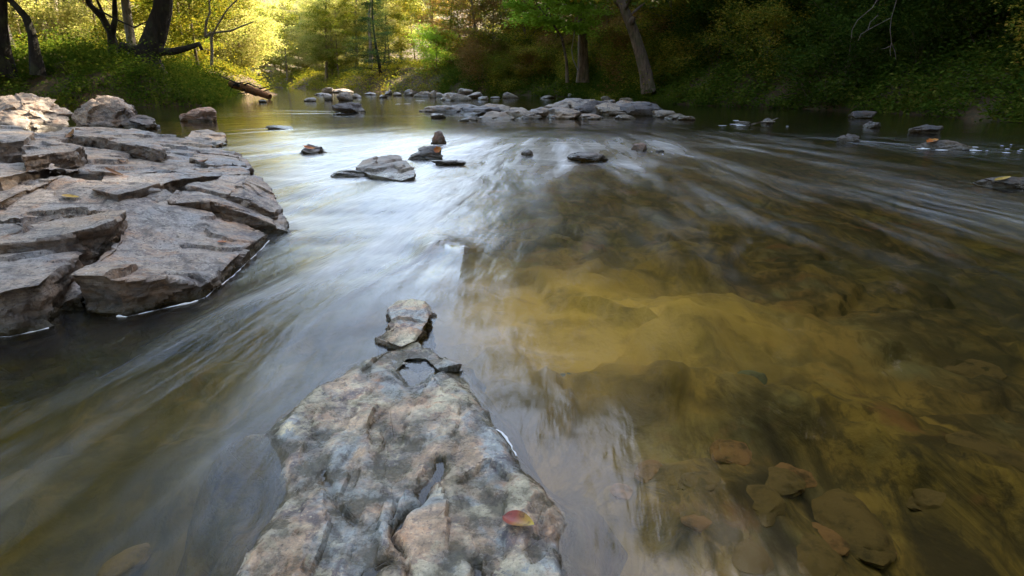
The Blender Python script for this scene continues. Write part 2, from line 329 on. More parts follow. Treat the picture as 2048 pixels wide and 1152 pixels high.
# ------------------------------------------------------------------ river bed
def tps(pts, lam=1e-4):                    # smooth surface through control points (x, y, z)
    p = np.array(pts, float); n = len(p)
    d = np.hypot(p[:, None, 0] - p[None, :, 0], p[:, None, 1] - p[None, :, 1]) + 1e-9
    K = d * d * np.log(d) + lam * np.eye(n); A = np.zeros((n + 3, n + 3)); A[:n, :n] = K; A[:n, n] = 1; A[:n, n + 1:] = p[:, :2]; A[n, :n] = 1; A[n + 1:, :n] = p[:, :2].T
    w = np.linalg.solve(A, np.concatenate([p[:, 2], [0, 0, 0]]))
    def f(x, y):
        out = w[n] + w[n + 1] * x + w[n + 2] * y
        for i in range(n):
            r = np.hypot(x - p[i, 0], y - p[i, 1]) + 1e-9; out = out + w[i] * r * r * np.log(r)
        return out
    return f
def seg_dist(x, y, pts):
    d = np.full(x.shape, 1e9); side = np.zeros(x.shape)
    for a, b in zip(pts[:-1], pts[1:]):
        a, b = np.array(a), np.array(b); e = b - a
        t = np.clip(((x - a[0]) * e[0] + (y - a[1]) * e[1]) / (e @ e), 0, 1)
        q = np.hypot(x - a[0] - t * e[0], y - a[1] - t * e[1])
        s = e[0] * (y - a[1]) - e[1] * (x - a[0]); side = np.where(q < d, np.sign(s), side); d = np.minimum(d, q)
    return d, side
RIDGE = [pxy(930, 745), pxy(1080, 715), pxy(1250, 700), pxy(1400, 680), pxy(1560, 740), pxy(1720, 790), pxy(1950, 830), pxy(2300, 900)]
def bed_z(x, y):
    sd = river_sd(x, y)
    base = -0.20 - 0.16 * sstep(2.0, 5.0, y) - 0.10 * sstep(0.5, 2.0, x) - 0.25 * sstep(1.5, 4.5, x) - 0.08 * sstep(-0.3, -1.2, x)
    z = base + 0.07 * fbm(xyz(x * 1.1, y * 1.1, 2.0), 3) + 0.035 * fbm(xyz(x * 4.0, y * 2.2, 7.0), 3) + 0.014 * fbm(xyz(x * 14, y * 14, 1.0), 3)
    d, s = seg_dist(x, y, RIDGE)           # a sunken rock step running out from the foreground rock
    z = z + 0.13 * np.exp(-(d / 0.10) ** 2) * (0.6 + 0.5 * fbm(xyz(x * 5, y * 5, 3.0), 2)) + 0.05 * sstep(-0.25, 0.25, d * s)
    r_ = np.random.RandomState(5); best = np.full(x.shape, 1e9); o_ = np.zeros(x.shape)
    wx, wy_ = x + 0.10 * fbm(xyz(x * 3, y * 3, 1.5), 2), y + 0.10 * fbm(xyz(x * 3, y * 3, 8.5), 2)
    for cx, cy, ax, ay, h_ in zip(r_.uniform(-2.5, 4, 230), r_.uniform(0.2, 4.5, 230), r_.normal(0, .16, 230), r_.normal(0, .16, 230), r_.normal(0, .018, 230)):
        q_ = (wx - cx) ** 2 + ((wy_ - cy) * 0.8) ** 2; m_ = q_ < best; best[m_] = q_[m_]; o_[m_] = (ax * (wx - cx) + ay * (wy_ - cy) + h_)[m_]
    z = z + 0.6 * np.clip(o_, -.05, .05) * sstep(5.5, 3.5, y)
    z = z - 1.6 * sstep(-0.6, 0.4, sd)
    return np.minimum(z, -0.045)
bx = axis(-48, 14, -2.6, 3.6, 0.03, 1.05); by = axis(-30, 78, 0.3, 3.6, 0.03, 1.035)
X, Y = np.meshgrid(bx, by); Z = bed_z(X.ravel(), Y.ravel())
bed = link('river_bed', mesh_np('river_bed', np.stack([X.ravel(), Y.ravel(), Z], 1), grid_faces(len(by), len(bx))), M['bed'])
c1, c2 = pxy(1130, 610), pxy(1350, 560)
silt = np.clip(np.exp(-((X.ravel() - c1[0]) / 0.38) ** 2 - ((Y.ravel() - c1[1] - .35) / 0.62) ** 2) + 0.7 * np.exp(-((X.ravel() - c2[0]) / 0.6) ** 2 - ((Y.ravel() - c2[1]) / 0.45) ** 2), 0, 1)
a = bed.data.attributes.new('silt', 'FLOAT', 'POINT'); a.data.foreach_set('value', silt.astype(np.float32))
bed_dim = np.clip(sstep(-0.1, -0.5, X.ravel()) * sstep(4.5, 2.5, Y.ravel()) + 0.8 * sstep(1.1, 2.2, X.ravel()) * sstep(6, 3, Y.ravel()), 0, 1)  # dimness painted into the bed colour at the left and right
a = bed.data.attributes.new('bed_dim', 'FLOAT', 'POINT'); a.data.foreach_set('value', bed_dim.astype(np.float32))
tag(bed, 'golden brown bedrock and silt under the shallow water', 'river bed', kind='structure')

# ------------------------------------------------------------------ water
SRC = np.array([1.2, 14.0])
WT = np.sinh(np.linspace(-2.2, 2.2, 520)) / math.sinh(2.2) * 1.9
wy = np.concatenate([np.linspace(-30, -1, 12), np.geomspace(1.0, 80.0, 620) - 1.0])
T, YY = np.meshgrid(WT, wy); XX = T * (np.abs(YY + 3.5) + 1.5)
xw, yw = XX.ravel(), YY.ravel()
def gaus(x, y, cx, cy, sx, sy): return np.exp(-((x - cx) / sx) ** 2 - ((y - cy) / sy) ** 2)
WAKES = [(*pxy(a_, b_), w_ * pxy(a_, b_)[1] / FPX * 0.5) for a_, b_, w_ in [(770, 358, 120), (850, 318, 90), (620, 305, 56), (878, 285, 30), (1190, 320, 86), (1058, 311, 26), (1281, 301, 28), (697, 225, 60), (555, 258, 60), (575, 462, 60), (1702, 283, 44), (895, 500, 70)]]
def water_state(xw, yw):
    dx, dy = xw - SRC[0], SRC[1] - yw
    r = np.hypot(dx, dy) + 1e-6; ang = np.arctan2(dx, np.abs(dy) + 0.25 * r)
    near = sstep(15.0, 11.0, yw)
    fu = np.where(yw < 13, ang * 5.0, yw * 0.9 + 40); fv = np.where(yw < 13, r, xw * 1.3)
    # the riffle: lively from the ledge tip over to the middle stones, calm in the pool on the far side of the foreground rock
    lively = np.clip(gaus(xw, yw, -0.9, 3.2, 1.0, 2.0) + 0.9 * gaus(xw, yw, -0.7, 6.5, 3.2, 2.6) + 0.30 * gaus(xw, yw, 2.6, 7.0, 3.5, 2.2) + 0.5 * gaus(xw, yw, -1.2, 1.6, 0.7, 0.8) + 0.4 * gaus(xw, yw, 3.2, 4.0, 2.0, 1.0), 0, 1)
    turb = np.clip(0.10 + 0.85 * lively, 0, 1) * np.where(yw > 12, sstep(16, 12, yw) * 0.8 + 0.2, 1)
    foam = np.clip(0.55 * gaus(xw, yw, -0.75, 2.9, 0.7, 1.5) + 0.45 * gaus(xw, yw, -0.9, 6.2, 2.0, 2.0) + 0.17 * gaus(xw, yw, 2.4, 6.6, 3.0, 1.5) + 0.22 * gaus(xw, yw, 2.4, 3.3, 1.6, 0.9) + 0.20 * gaus(xw, yw, -1.1, 1.5, 0.6, 0.5), 0, 1)
    for wx, wy_, wr in WAKES:
        ox, oy = wx - SRC[0], wy_ - SRC[1]; L_ = math.hypot(ox, oy); ox, oy = ox / L_, oy / L_
        al = (xw - wx) * ox + (yw - wy_) * oy; ac = np.abs((xw - wx) * oy - (yw - wy_) * ox)
        env = np.where(al > -wr * 1.5, np.exp(-np.maximum(al, 0) / (wr * 5)), 0) * np.exp(-np.maximum(-al, 0) / (wr * .5))
        arm = np.exp(-((ac - wr * (1.0 + 0.18 * np.maximum(al, 0) / wr)) / (wr * 0.38)) ** 2) * env
        foam = np.clip(foam + 0.55 * arm, 0, 0.9); turb = np.clip(turb + 0.35 * arm - 0.45 * env * np.exp(-(ac / (wr * .7)) ** 2), 0.08, 1)
    zw = turb * (0.014 * fbm(np.stack([fu * 3.0, fv * 0.8, np.zeros_like(fu)], 1), 3) + 0.012 * fbm(xyz(xw * 0.9, yw * 1.6, 4.0), 3)) * sstep(40, 15, yw)
    wake = pxy(885, 500)                       # standing wave over a drowned stone
    ddx, ddy = xw - wake[0], yw - wake[1]
    zw = zw + 0.032 * np.exp(-((ddx + 0.25 * ddy) / 0.10) ** 2 - (ddy / 0.22) ** 2) - 0.014 * np.exp(-((ddx + 0.16 + 0.2 * ddy) / 0.12) ** 2 - ((ddy + 0.05) / 0.25) ** 2)
    zw = zw + 0.002 * fbm(xyz(xw * 2.0, yw * 2.0, 9.0), 2)
    return fu, fv, turb, foam, near, zw
fu, fv, turb, foam, near, zw = water_state(xw, yw)
def water_z(x, y): return water_state(np.atleast_1d(np.array(x, float)), np.atleast_1d(np.array(y, float)))[5]
wm = mesh_np('water', np.stack([xw, yw, zw], 1), grid_faces(len(wy), len(WT)))
a = wm.attributes.new('flow', 'FLOAT_VECTOR', 'POINT'); a.data.foreach_set('vector', np.stack([fu, fv, np.zeros_like(fu)], 1).astype(np.float32).ravel())
a = wm.attributes.new('state', 'FLOAT_VECTOR', 'POINT'); a.data.foreach_set('vector', np.stack([turb, foam, 1 - near], 1).astype(np.float32).ravel())
water = link('water', wm, M['water'])
tag(water, 'clear shallow river water, silky over the stones and calm in the pools', 'water', kind='structure')

# ------------------------------------------------------------------ rocks
def voxel(bm, vs, depth=0):
    me = bpy.data.meshes.new('tmp'); bm.to_mesh(me); bm.free()
    o = bpy.data.objects.new('tmp', me); COL.objects.link(o)
    md = o.modifiers.new('r', 'REMESH'); md.mode = 'VOXEL'; md.voxel_size = vs
    if depth: md.mode = 'SHARP'; md.octree_depth = depth; md.scale = 0.92; md.sharpness = 1.0; md.use_remove_disconnected = False
    dg = bpy.context.evaluated_depsgraph_get(); ev = o.evaluated_get(dg); em = ev.to_mesh()
    n = len(em.vertices); v = np.empty(n * 3, np.float32); em.vertices.foreach_get('co', v); nr = np.empty(n * 3, np.float32); em.vertices.foreach_get('normal', nr)
    f = np.empty(len(em.loops), np.int32); em.loops.foreach_get('vertex_index', f)
    ev.to_mesh_clear(); bpy.data.objects.remove(o); bpy.data.meshes.remove(me)
    return v.reshape(-1, 3).astype(float), nr.reshape(-1, 3).astype(float), f.reshape(-1, 4)
def prism_bm(tops, bottom, flare=1.04):
    bm = bmesh.new()
    for top in tops:
        t = [Vector(p) for p in top]; c = sum(t, Vector()) / len(t)
        area = sum(t[i].x * t[(i + 1) % len(t)].y - t[(i + 1) % len(t)].x * t[i].y for i in range(len(t)))
        if area < 0: t = t[::-1]
        up = [bm.verts.new(p) for p in t]
        dn = [bm.verts.new((c.x + (p.x - c.x) * flare, c.y + (p.y - c.y) * flare, bottom)) for p in t]
        n = len(t)
        faces = [bm.faces.new(up), bm.faces.new(dn[::-1])]
        for i in range(n): bm.faces.new((up[i], dn[i], dn[(i + 1) % n], up[(i + 1) % n]))
        bmesh.ops.triangulate(bm, faces=faces)
    return bm
def slab(top, bottom, vs=0.014, seed=0, amp=0.016, rough=1.0, flare=1.01, strat=0.012, depth=8):
    top = [P(*p) for p in top]
    bm = prism_bm([top], bottom, flare)
    v, nr, f = voxel(bm, vs, depth)
    q = v + seed * 3.7
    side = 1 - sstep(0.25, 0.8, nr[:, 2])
    ext = v.max(0) - v.min(0); area = ext[0] * ext[1]
    dsp = amp * 0.28 * fbm(q * 2.6 * rough, 3) + amp * 0.14 * fbm(q * 17 * rough, 3)
    bed_c = v[:, 2] + 0.16 * v[:, 0] - 0.10 * v[:, 1] + 0.015 * fbm(q * 2.0, 2)
    dsp += (1 - side) * facets(v, int(6 + area * 6), 0.10, seed, (1, 1.5, 0.3), 0.10, 0.016)
    dsp += side * facets(v, int(30 + area * 30), 0.22, seed + 50, (1, 1, 1.9), 0.04, 0.010)
    lay = fbm(np.stack([q[:, 0] * 1.2, q[:, 1] * 1.2, bed_c * 46], 1), 2)
    dsp += side * strat * 0.55 * lay
    m = 0.006 * fbm(q * 30, 3)
    dsp += m * (0.4 + side)
    me = mesh_np('slab', v + nr * dsp[:, None], f)
    a_ = me.attributes.new('broken', 'FLOAT', 'POINT'); a_.data.foreach_set('value', side.astype(np.float32)); sharpen(me)  # marks steep faces, where the rock colour carries painted shade
    return me


ledge = empty('rock_ledge', P(200, 560))
tag(ledge, 'broad layered bedrock ledge of grey and tan slabs beside the stream', 'rock ledge')
LX = -420
SLABS = [
 # name, label, top outline (photo x, y, height), bottom, seed
 ('slab', 'flat bluish slab at the water with a dark broken front edge',
  [(148,553,.125),(235,556,.12),(331,551,.10),(372,560,.075),(405,573,.035),(436,549,.035),(462,522,.05),(499,491,.045),(534,467,.03),(470,440,.085),(400,425,.12),(330,408,.17),(262,440,.17),(225,490,.145),(190,523,.135)], -.35, 1),
 ('slab', 'thick tan block with a pale end face at the water',
  [(LX,600,.16),(0,590,.165),(76,571,.175),(104,545,.185),(140,520,.19),(178,475,.19),(120,480,.2),(0,499,.21),(LX,515,.23)], -.35, 2),
 ('slab', 'low dark stub filling the corner between two blocks',
  [(110,610,.02),(158,590,.06),(196,528,.09),(182,500,.1),(130,540,.09)], -.35, 9),
 ('slab', 'tilted wedge block with an ochre end face',
  [(LX,500,.215),(0,487,.235),(100,474,.24),(184,459,.245),(222,446,.255),(250,423,.265),(205,418,.255),(110,437,.235),(0,470,.235),(LX,480,.24)], -.2, 3),
 ('slab', 'smooth pale blue rock back sloping between the blocks',
  [(LX,505,.16),(0,492,.17),(190,480,.165),(262,455,.175),(340,420,.16),(352,402,.20),(330,385,.24),(240,382,.265),(200,362,.30),(130,352,.33),(70,372,.31),(0,403,.285),(LX,420,.29)], -.2, 4),
 ('slab', 'pointed wedge with a dark undercut face reaching into the stream',
  [(336,404,.225),(350,409,.205),(420,402,.205),(470,420,.155),(507,434,.115),(550,452,.05),(578,462,.015),(570,440,.04),(552,412,.09),(533,368,.17),(512,352,.20),(450,352,.225),(380,372,.245)], -.25, 5),
 ('slab', 'rough brown lump on the wedge',
  [(452,388,.205),(500,398,.17),(548,424,.10),(560,420,.07),(540,376,.165),(526,356,.205),(500,352,.23),(478,368,.225)], .0, 6),
 ('slab', 'low step with a chipped brown face',
  [(188,382,.285),(235,392,.265),(290,378,.27),(345,360,.27),(400,356,.25),(470,350,.20),(500,346,.15),(480,338,.18),(400,334,.24),(300,338,.29),(215,345,.31)], -.2, 7),
 ('slab', 'wide purple grey upper slab with a thick dark front edge',
  [(LX,368,.36),(0,354,.375),(60,340,.375),(104,328,.375),(146,337,.355),(224,345,.325),(343,345,.28),(420,346,.22),(488,344,.10),(503,334,.055),(480,308,.10),(440,298,.14),(399,288,.16),(347,270,.22),(280,260,.26),(224,256,.285),(132,258,.31),(60,264,.33),(0,268,.34),(LX,272,.35)], -.25, 8),
 ('slab', 'upper block with a shadowed hollow below it',
  [(LX,300,.44),(0,282,.435),(48,280,.43),(66,266,.41),(30,254,.41),(0,250,.42),(LX,250,.44)], .1, 10),
 ('slab', 'low rusty block lying on the upper slab',
  [(46,312,.38),(100,304,.385),(150,300,.38),(165,292,.375),(110,282,.40),(68,278,.41),(50,292,.40)], .2, 11),
 ('slab', 'thin pink flake on the upper slab',
  [(130,268,.335),(200,276,.325),(255,288,.31),(330,300,.275),(300,280,.285),(220,258,.315),(150,254,.335)], .15, 12),
 ('slab', 'small chipped flake near the far end of the ledge',
  [(380,318,.18),(430,330,.165),(490,330,.10),(476,312,.12),(440,306,.15),(392,302,.18)], -.1, 13),
 ('slab', 'small dark outcrop at the far corner of the ledge',
  [(385,284,.05),(430,290,.05),(452,285,.03),(448,264,.10),(415,258,.13),(388,262,.12),(370,275,.09)], -.3, 14),
]
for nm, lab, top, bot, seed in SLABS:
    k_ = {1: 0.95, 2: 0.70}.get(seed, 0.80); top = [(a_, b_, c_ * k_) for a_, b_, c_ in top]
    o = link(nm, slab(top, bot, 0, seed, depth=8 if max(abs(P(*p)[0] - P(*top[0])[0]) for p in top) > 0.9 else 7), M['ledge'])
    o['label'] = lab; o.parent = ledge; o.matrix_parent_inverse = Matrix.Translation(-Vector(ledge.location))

def field_rock(name, pts, bbox, step, amp, seed, carve=None, lam=2e-3, floor=-0.6, outline=None):
    """a rock whose top is a smooth surface through control points, closed below"""
    f = tps([P(*p) for p in pts if p[2] > -0.02], 7e-4)
    x = np.arange(bbox[0], bbox[1], step); y = np.arange(bbox[2], bbox[3], step); X, Y = np.meshgrid(x, y); X = X.ravel(); Y = Y.ravel()
    Z = f(X, Y); q = xyz(X, Y, seed)
    e = np.array([P(*p)[:2] for p in outline]); ins = np.zeros(X.shape, bool)
    dd, _ = seg_dist(X, Y, list(map(tuple, e)) + [tuple(e[0])])
    for a_, b_ in zip(e, np.roll(e, -1, 0)): ins ^= ((a_[1] > Y) != (b_[1] > Y)) & (X < (b_[0] - a_[0]) * (Y - a_[1]) / (b_[1] - a_[1] + 1e-12) + a_[0])
    dd = np.where(ins, -dd, dd)
    dd = np.where(dd > 0, dd * (1.0 + np.clip(0.7 * fbm(q * 5, 2), -0.15, 0.9)), dd)
    Z = np.where(ins, np.maximum(Z, 0.004), Z); Z = np.minimum(Z, 0.005 - np.where(X < -0.1, 0.7, 0.9) * np.maximum(dd, 0) - 9 * np.maximum(dd - 0.08, 0) ** 2) ; Z = np.where(ins, np.maximum(Z, np.minimum(-dd * 0.7, 0.014)), Z)
    Z = Z + np.clip(dd * 0.9, 0, 0.05) * (fbm(q * 4, 2) - 0.2)
    fv = np.stack([X, Y, Z], 1)
    on = sstep(0.06, -0.01, dd)
    Z = Z + on * (facets(fv, 90, 0.10, int(seed * 10), (2.4, 0.9, 0.3), 0.05, 0.006) + facets(fv, 500, 0.16, int(seed * 10) + 1, (2.0, 1, 0.3), 0.03, 0.0035))
    Z = Z + amp * 0.16 * fbm(q * 5, 3) + amp * 0.10 * fbm(q * 26, 3) + amp * 0.09 * fbm(q * 80, 3)
    if carve: Z = carve(X, Y, Z)
    Z = np.maximum(Z, floor)
    n = len(X); nr, nc = len(y), len(x)
    F = grid_faces(nr, nc)
    v = np.concatenate([np.stack([X, Y, Z], 1), np.stack([X, Y, np.full(n, floor - 0.06)], 1)])
    idx = np.arange(n).reshape(nr, nc); loop = np.concatenate([idx[0], idx[1:, -1], idx[-1, -2::-1], idx[-2:0:-1, 0]])
    sk = np.stack([loop, loop + n, np.roll(loop, -1) + n, np.roll(loop, -1)], 1)
    keep = (v[F[:, 0], 2] > floor + 1e-4) | True
    return sharpen(mesh_np(name, v, np.concatenate([F[keep], F[:, ::-1] + n, sk])), 45)

FR = []
# outline at the water
for p in [(673,756),(625,790),(583,828),(553,872),(556,905),(562,940),(556,985),(545,1030),(527,1068)]: FR.append((*p, 0.0))
for p in [(921,764),(950,800),(975,840),(1010,890),(1040,940),(1080,980),(1112,1020),(1122,1045),(1105,1085)]: FR.append((*p, 0.0))
for p in [(772,722),(795,752),(812,779),(840,764),(886,726),(737,724),(905,742)]: FR.append((*p, 0.004))
# outside
for p, z in [((640,750),-.07),((560,800),-.10),((500,870),-.12),((500,980),-.09),((440,1060),-.06),((400,1152),-.10),((300,1000),-.16),((960,760),-.07),((1010,820),-.09),((1080,900),-.10),((1150,960),-.09),
             ((1190,1050),-.10),((1220,1150),-.13),((1400,1000),-.18),((820,735),-.03),((850,742),-.03),((800,690),-.08),((900,700),-.10),((700,690),-.12),((600,700),-.16),((1000,700),-.14),((480,1130),-.03),((560,1120),-.012),((640,1130),-.02),((590,1180),-.03),((350,900),-.16)]: FR.append((*p, z))
for p in [(945,835),(985,882),(1015,932),(1056,985),(1090,1030),(1070,1062),(1040,1110),(905,778),(572,868),(578,950),(565,1010),(1030,960)]: FR.append((*p, 0.0095))
# the back of the rock
for p, z in [((690,775),.040),((660,810),.055),((615,850),.05),((600,900),.062),((640,880),.085),((720,800),.085),((760,770),.05),((800,810),.075),((740,860),.115),((820,850),.105),((860,800),.06),((880,770),.035),
             ((700,930),.115),((640,960),.085),((600,1000),.055),((600,1050),.03),((660,1020),.05),((700,1000),.07),((780,940),.095),((860,870),.085),((920,850),.06),((935,880),.06),((960,940),.075),((900,960),.085),((840,930),.06),((870,900),.06),
             ((980,1000),.075),((1000,985),.05),((900,1040),.10),((830,1040),.10),((760,1070),.085),((720,1100),.06),((700,1080),.015),((690,1130),.0),((760,1150),.09),((860,1140),.115),((950,1100),.095),((1000,1080),.05),((1030,1130),.02),((960,1160),.06),((850,1220),.12),((720,1210),.05),((1060,1200),.0)]: FR.append((*p, z))
def gully(x, y, z):
    for pts, wd, dp in (([pxy(885, 850), pxy(862, 890), pxy(835, 930), pxy(800, 985)], .010, .050), ([pxy(690, 1160), pxy(705, 1100), pxy(735, 1050), pxy(760, 1040)], .011, .07), ([pxy(955, 1050), pxy(975, 1110), pxy(1020, 1150)], .009, .05), ([pxy(790,930), pxy(780,1000), pxy(820,1090), pxy(835,1160)], .006, .030), ([pxy(640,860), pxy(655, 930), pxy(700,960)], .006, .020)):
        pts = [(px * .88, py * .88 + .0) for px, py in pts]       # traced on a surface about 8 cm above the water
        nz_ = fbm(xyz(x * 14, y * 14), 3); d, sd_ = seg_dist(x + 0.014 * nz_, y + 0.012 * fbm(xyz(x * 14, y * 14, 4.0), 3), pts); z = z - dp * (0.75 + 0.4 * nz_) * np.where(sd_ > 0, np.exp(-d / (wd * 0.45)), np.exp(-(d / (wd * 0.95)) ** 1.3))
    return z
FR = [(a_, b_, c_ * 0.85 if c_ > 0.01 else c_) for a_, b_, c_ in FR]
FOUT = [(673,756),(625,790),(583,828),(553,872),(556,905),(562,940),(556,985),(545,1030),(527,1068),(470,1150),(420,1260),(900,1400),(1180,1260),(1105,1085),(1122,1045),(1112,1020),(1080,980),(1040,940),(1010,890),(975,840),(950,800),(921,764),(886,730),(850,762),(818,782),(798,757),(772,722),(737,724)]
me = field_rock('foreground_rock', FR, (-0.85, 0.50, 0.30, 1.85), 0.0062, 0.0095, 3.3, gully, outline=FOUT)
fr = link('foreground_rock', me, M['front'])
tag(fr, 'low weathered rock blotched blue grey, tan and cream, with a water notch in its top', 'rock')
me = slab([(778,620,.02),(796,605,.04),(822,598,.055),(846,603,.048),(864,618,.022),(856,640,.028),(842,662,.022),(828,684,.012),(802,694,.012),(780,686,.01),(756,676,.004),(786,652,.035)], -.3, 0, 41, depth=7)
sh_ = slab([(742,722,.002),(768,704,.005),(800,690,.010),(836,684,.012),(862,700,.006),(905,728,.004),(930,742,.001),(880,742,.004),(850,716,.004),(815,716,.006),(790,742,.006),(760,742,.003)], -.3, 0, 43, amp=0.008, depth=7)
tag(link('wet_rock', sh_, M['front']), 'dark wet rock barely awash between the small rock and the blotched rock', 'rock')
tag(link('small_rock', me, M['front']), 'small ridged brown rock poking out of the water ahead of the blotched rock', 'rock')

def boulder_mesh(seed, dims, sub=5, cuts=11, flat=0.0, amp=0.10, lo=0.42, chip=1.0):
    rs = np.random.RandomState(seed); bm = bmesh.new(); bmesh.ops.create_icosphere(bm, subdivisions=sub, radius=1)
    v = np.array([p.co[:] for p in bm.verts]); f = np.array([[x.index for x in q.verts] for q in bm.faces]); bm.free()
    nrm = rs.normal(size=(cuts, 3)); nrm /= np.linalg.norm(nrm, axis=1)[:, None]; dist = rs.uniform(lo, 0.88, cuts)
    dt = v @ nrm.T; rr = np.where(dt > 0.05, dist / np.maximum(dt, 0.05), 9.0)
    k = 34.0; rad = -np.log(np.exp(-k * rr).sum(1) + math.exp(-k)) / k
    q = v * rad[:, None]
    rad = rad * (1 + amp * 0.7 * fbm(q * 1.7 + seed, 3) + amp * 0.35 * fbm(np.stack([q[:, 0] * 2, q[:, 1] * 2, q[:, 2] * 11], 1) + seed, 3) + amp * 0.22 * fbm(q * 9 + seed, 3)) + chip * facets(q, 40, 0.30, seed, (1, 1, 1.5), 0.05, 0.10)
    v = v * rad[:, None]
    return sharpen(mesh_np('boulder', v * np.array(dims), f), 32)
rock_i = [0]
def boulder(px, py, wpx, hpx, mat, label, name='boulder', group=None, seed=None, depth=0.8, sink=0.45, rz=None, sub=4, cuts=11, z=0.0, amp=0.10, lo=0.42):
    """px, py: where the middle of its foot meets the water in the photograph; wpx, hpx: its width and height there"""
    rock_i[0] += 1; s = seed if seed is not None else 100 + rock_i[0]
    x, y, _ = P(px, py, z); dist = math.hypot(y, CAM_H) ; sc = dist / FPX
    w, h = wpx * sc * 0.5 * 1.18, hpx * sc
    d = w * depth
    hz = h / (1.75 - sink * 1.2) * 1.25
    me = boulder_mesh(s, (w, d, hz), sub, cuts, amp=amp, lo=lo)
    co = np.empty(len(me.vertices) * 3, np.float32); me.vertices.foreach_get('co', co); zmax = co.reshape(-1, 3)[:, 2].max()
    o = link(name, me, mat); o.location = (x, y + d * 0.55, z + h - zmax)
    tag(o, label, 'rock', group); return o

B, FRK, DK = M['boulder'], M['far_rock'], M['dark_rock']
boulder(25, 258, 150, 66, B, 'big blocky tan boulder with a sheer side, behind the ledge', seed=21, sub=6, depth=0.8)
boulder(200, 258, 118, 62, B, 'rounded brown boulder with a scarred face behind the ledge', seed=34, sub=6, depth=0.8, cuts=16, lo=0.68)
boulder(262, 258, 84, 25, DK, 'low dark rock spur at the foot of the rounded boulder', name='rock', seed=8, sub=5)
boulder(390, 243, 72, 26, M['red_rock'], 'small reddish rounded rock alone in the quiet water', name='rock', seed=5, sub=5, cuts=16, lo=0.66)
boulder(620, 307, 58, 17, DK, 'small dark rock with brown leaves on it in the silky water', name='rock', seed=12, sub=5)
me = slab([(712,334,.05),(728,320,.075),(760,313,.09),(796,312,.09),(814,322,.085),(830,343,.05),(827,354,.03),(803,362,.012),(770,355,.02),(738,349,.02)], -.3, 0, 77, depth=6)
tag(link('rock', me, M['boulder']), 'flat topped tan rock in the middle of the stream', 'rock')
boulder(850, 320, 92, 26, DK, 'jagged dark rock carrying an upright orange leaf', name='rock', seed=14, sub=5)
boulder(895, 334, 66, 12, DK, 'thin dark slip of rock awash below the leaf bearing rock', name='rock', seed=16, sub=5)
boulder(700, 352, 80, 10, DK, 'dark awash stone beside the flat topped rock', name='rock', seed=17, sub=5)
boulder(878, 287, 28, 24, M['red_rock'], 'small upright shard of rock standing in the riffle', name='rock', seed=18, sub=5, cuts=8)
boulder(555, 259, 66, 7, DK, 'low flat stone barely breaking the surface', name='rock', seed=19)
boulder(1058, 312, 26, 12, DK, 'lone small black stone in open water', name='rock', seed=23)
boulder(1190, 322, 88, 16, DK, 'long low black rock with a white waterline', name='rock', seed=24, sub=5)
boulder(1281, 302, 28, 15, M['red_rock'], 'small stone with an orange face in open water', name='rock', seed=25)
boulder(1322, 305, 16, 5, DK, 'tiny stone tip beside the orange faced stone', name='rock', seed=26)
boulder(697, 226, 64, 19, DK, 'dark wedge rock with a flat pale top in the far pool', name='rock', seed=27, sub=5, cuts=7)
boulder(672, 230, 20, 4, DK, 'sliver of stone beside the dark wedge rock', name='rock', seed=28)
boulder(524, 205, 14, 6, DK, 'tiny dark stone in the golden reflection', name='rock', seed=29)
# stones across the head of the pool
rs = np.random.RandomState(4)
for px, py, w, h in [(655,186,20,10),(682,186,42,8),(622,203,26,7),(655,201,26,13),(688,202,26,16),(712,196,24,8),(640,191,26,5),(776,190,16,10),(795,192,18,7),(815,192,28,12),(845,194,34,10),(865,196,22,14),(880,194,26,8),
                     (905,202,56,15),(930,193,28,15),(950,197,36,12),(968,200,24,7),(990,197,20,4),(1022,197,30,12),(765,196,20,6),(740,190,22,5)]:
    boulder(px, py, w, h, FRK, 'pale stone in the loose row across the far pool', name='stone', group='pale stones across the far pool', sub=3)
# the bar of rocks in mid river
for px, py, w, h in [(880,224,60,12),(918,222,64,14),(960,230,60,16),(1000,228,60,20),(1035,234,54,18),(872,236,30,9),(935,242,26,8),(990,240,58,16),(1075,233,52,18),(1110,228,60,24),(1135,237,66,22),(1165,226,90,28),(1200,228,80,26),
                     (1235,231,70,24),(1262,226,54,24),(1285,231,60,26),(1310,230,52,22),(1328,235,44,14),(1350,238,40,10),(1375,240,26,8),(1180,238,40,10),(1245,238,40,8),(1060,238,40,10),(1210,218,60,18),(1270,219,50,16),(1160,213,50,16)]:
    mm, lk = ((FRK, 'pale tan'), (FRK, 'pale tan'), (M['ledge'], 'blue grey'), (DK, 'dark wet'))[int(rs.randint(4))]
    boulder(px, py, w * 1.15, h * 0.95, mm, lk + ' angular rock in the broken bar across mid river', name='bar_rock', group=lk + ' rocks of the broken bar', sub=4, cuts=9, depth=0.9)
for px, py, w, h in [(1115,192,20,10),(1150,194,28,8),(1090,197,34,6),(1250,206,30,10),(1215,202,26,9)]:
    boulder(px, py, w, h, FRK, 'grey stone at the foot of the grassy bank', name='bank_stone', group='stones at the foot of the grassy bank', sub=3)
boulder(1538, 247, 30, 10, DK, 'small dark stone caught with a pale twig', name='rock', seed=61)
boulder(1490, 249, 30, 6, DK, 'low dark stone awash next to the twig stone', name='rock', seed=62)
boulder(1702, 284, 44, 15, DK, 'rounded blue grey stone with a thin wake in the shaded water', name='rock', seed=63, sub=5)
boulder(1748, 256, 34, 12, DK, 'small domed grey stone in the shaded water', name='rock', seed=64)
boulder(1732, 237, 60, 14, DK, 'flat shadowy rock close under the shaded bank', name='rock', seed=65)
boulder(1856, 266, 60, 15, DK, 'twin humped grey stone in the shaded water', name='rock', seed=66, sub=5)
boulder(1895, 298, 104, 15, B, 'long low tan stone ringed with foam flecks', name='rock', seed=67, sub=5)
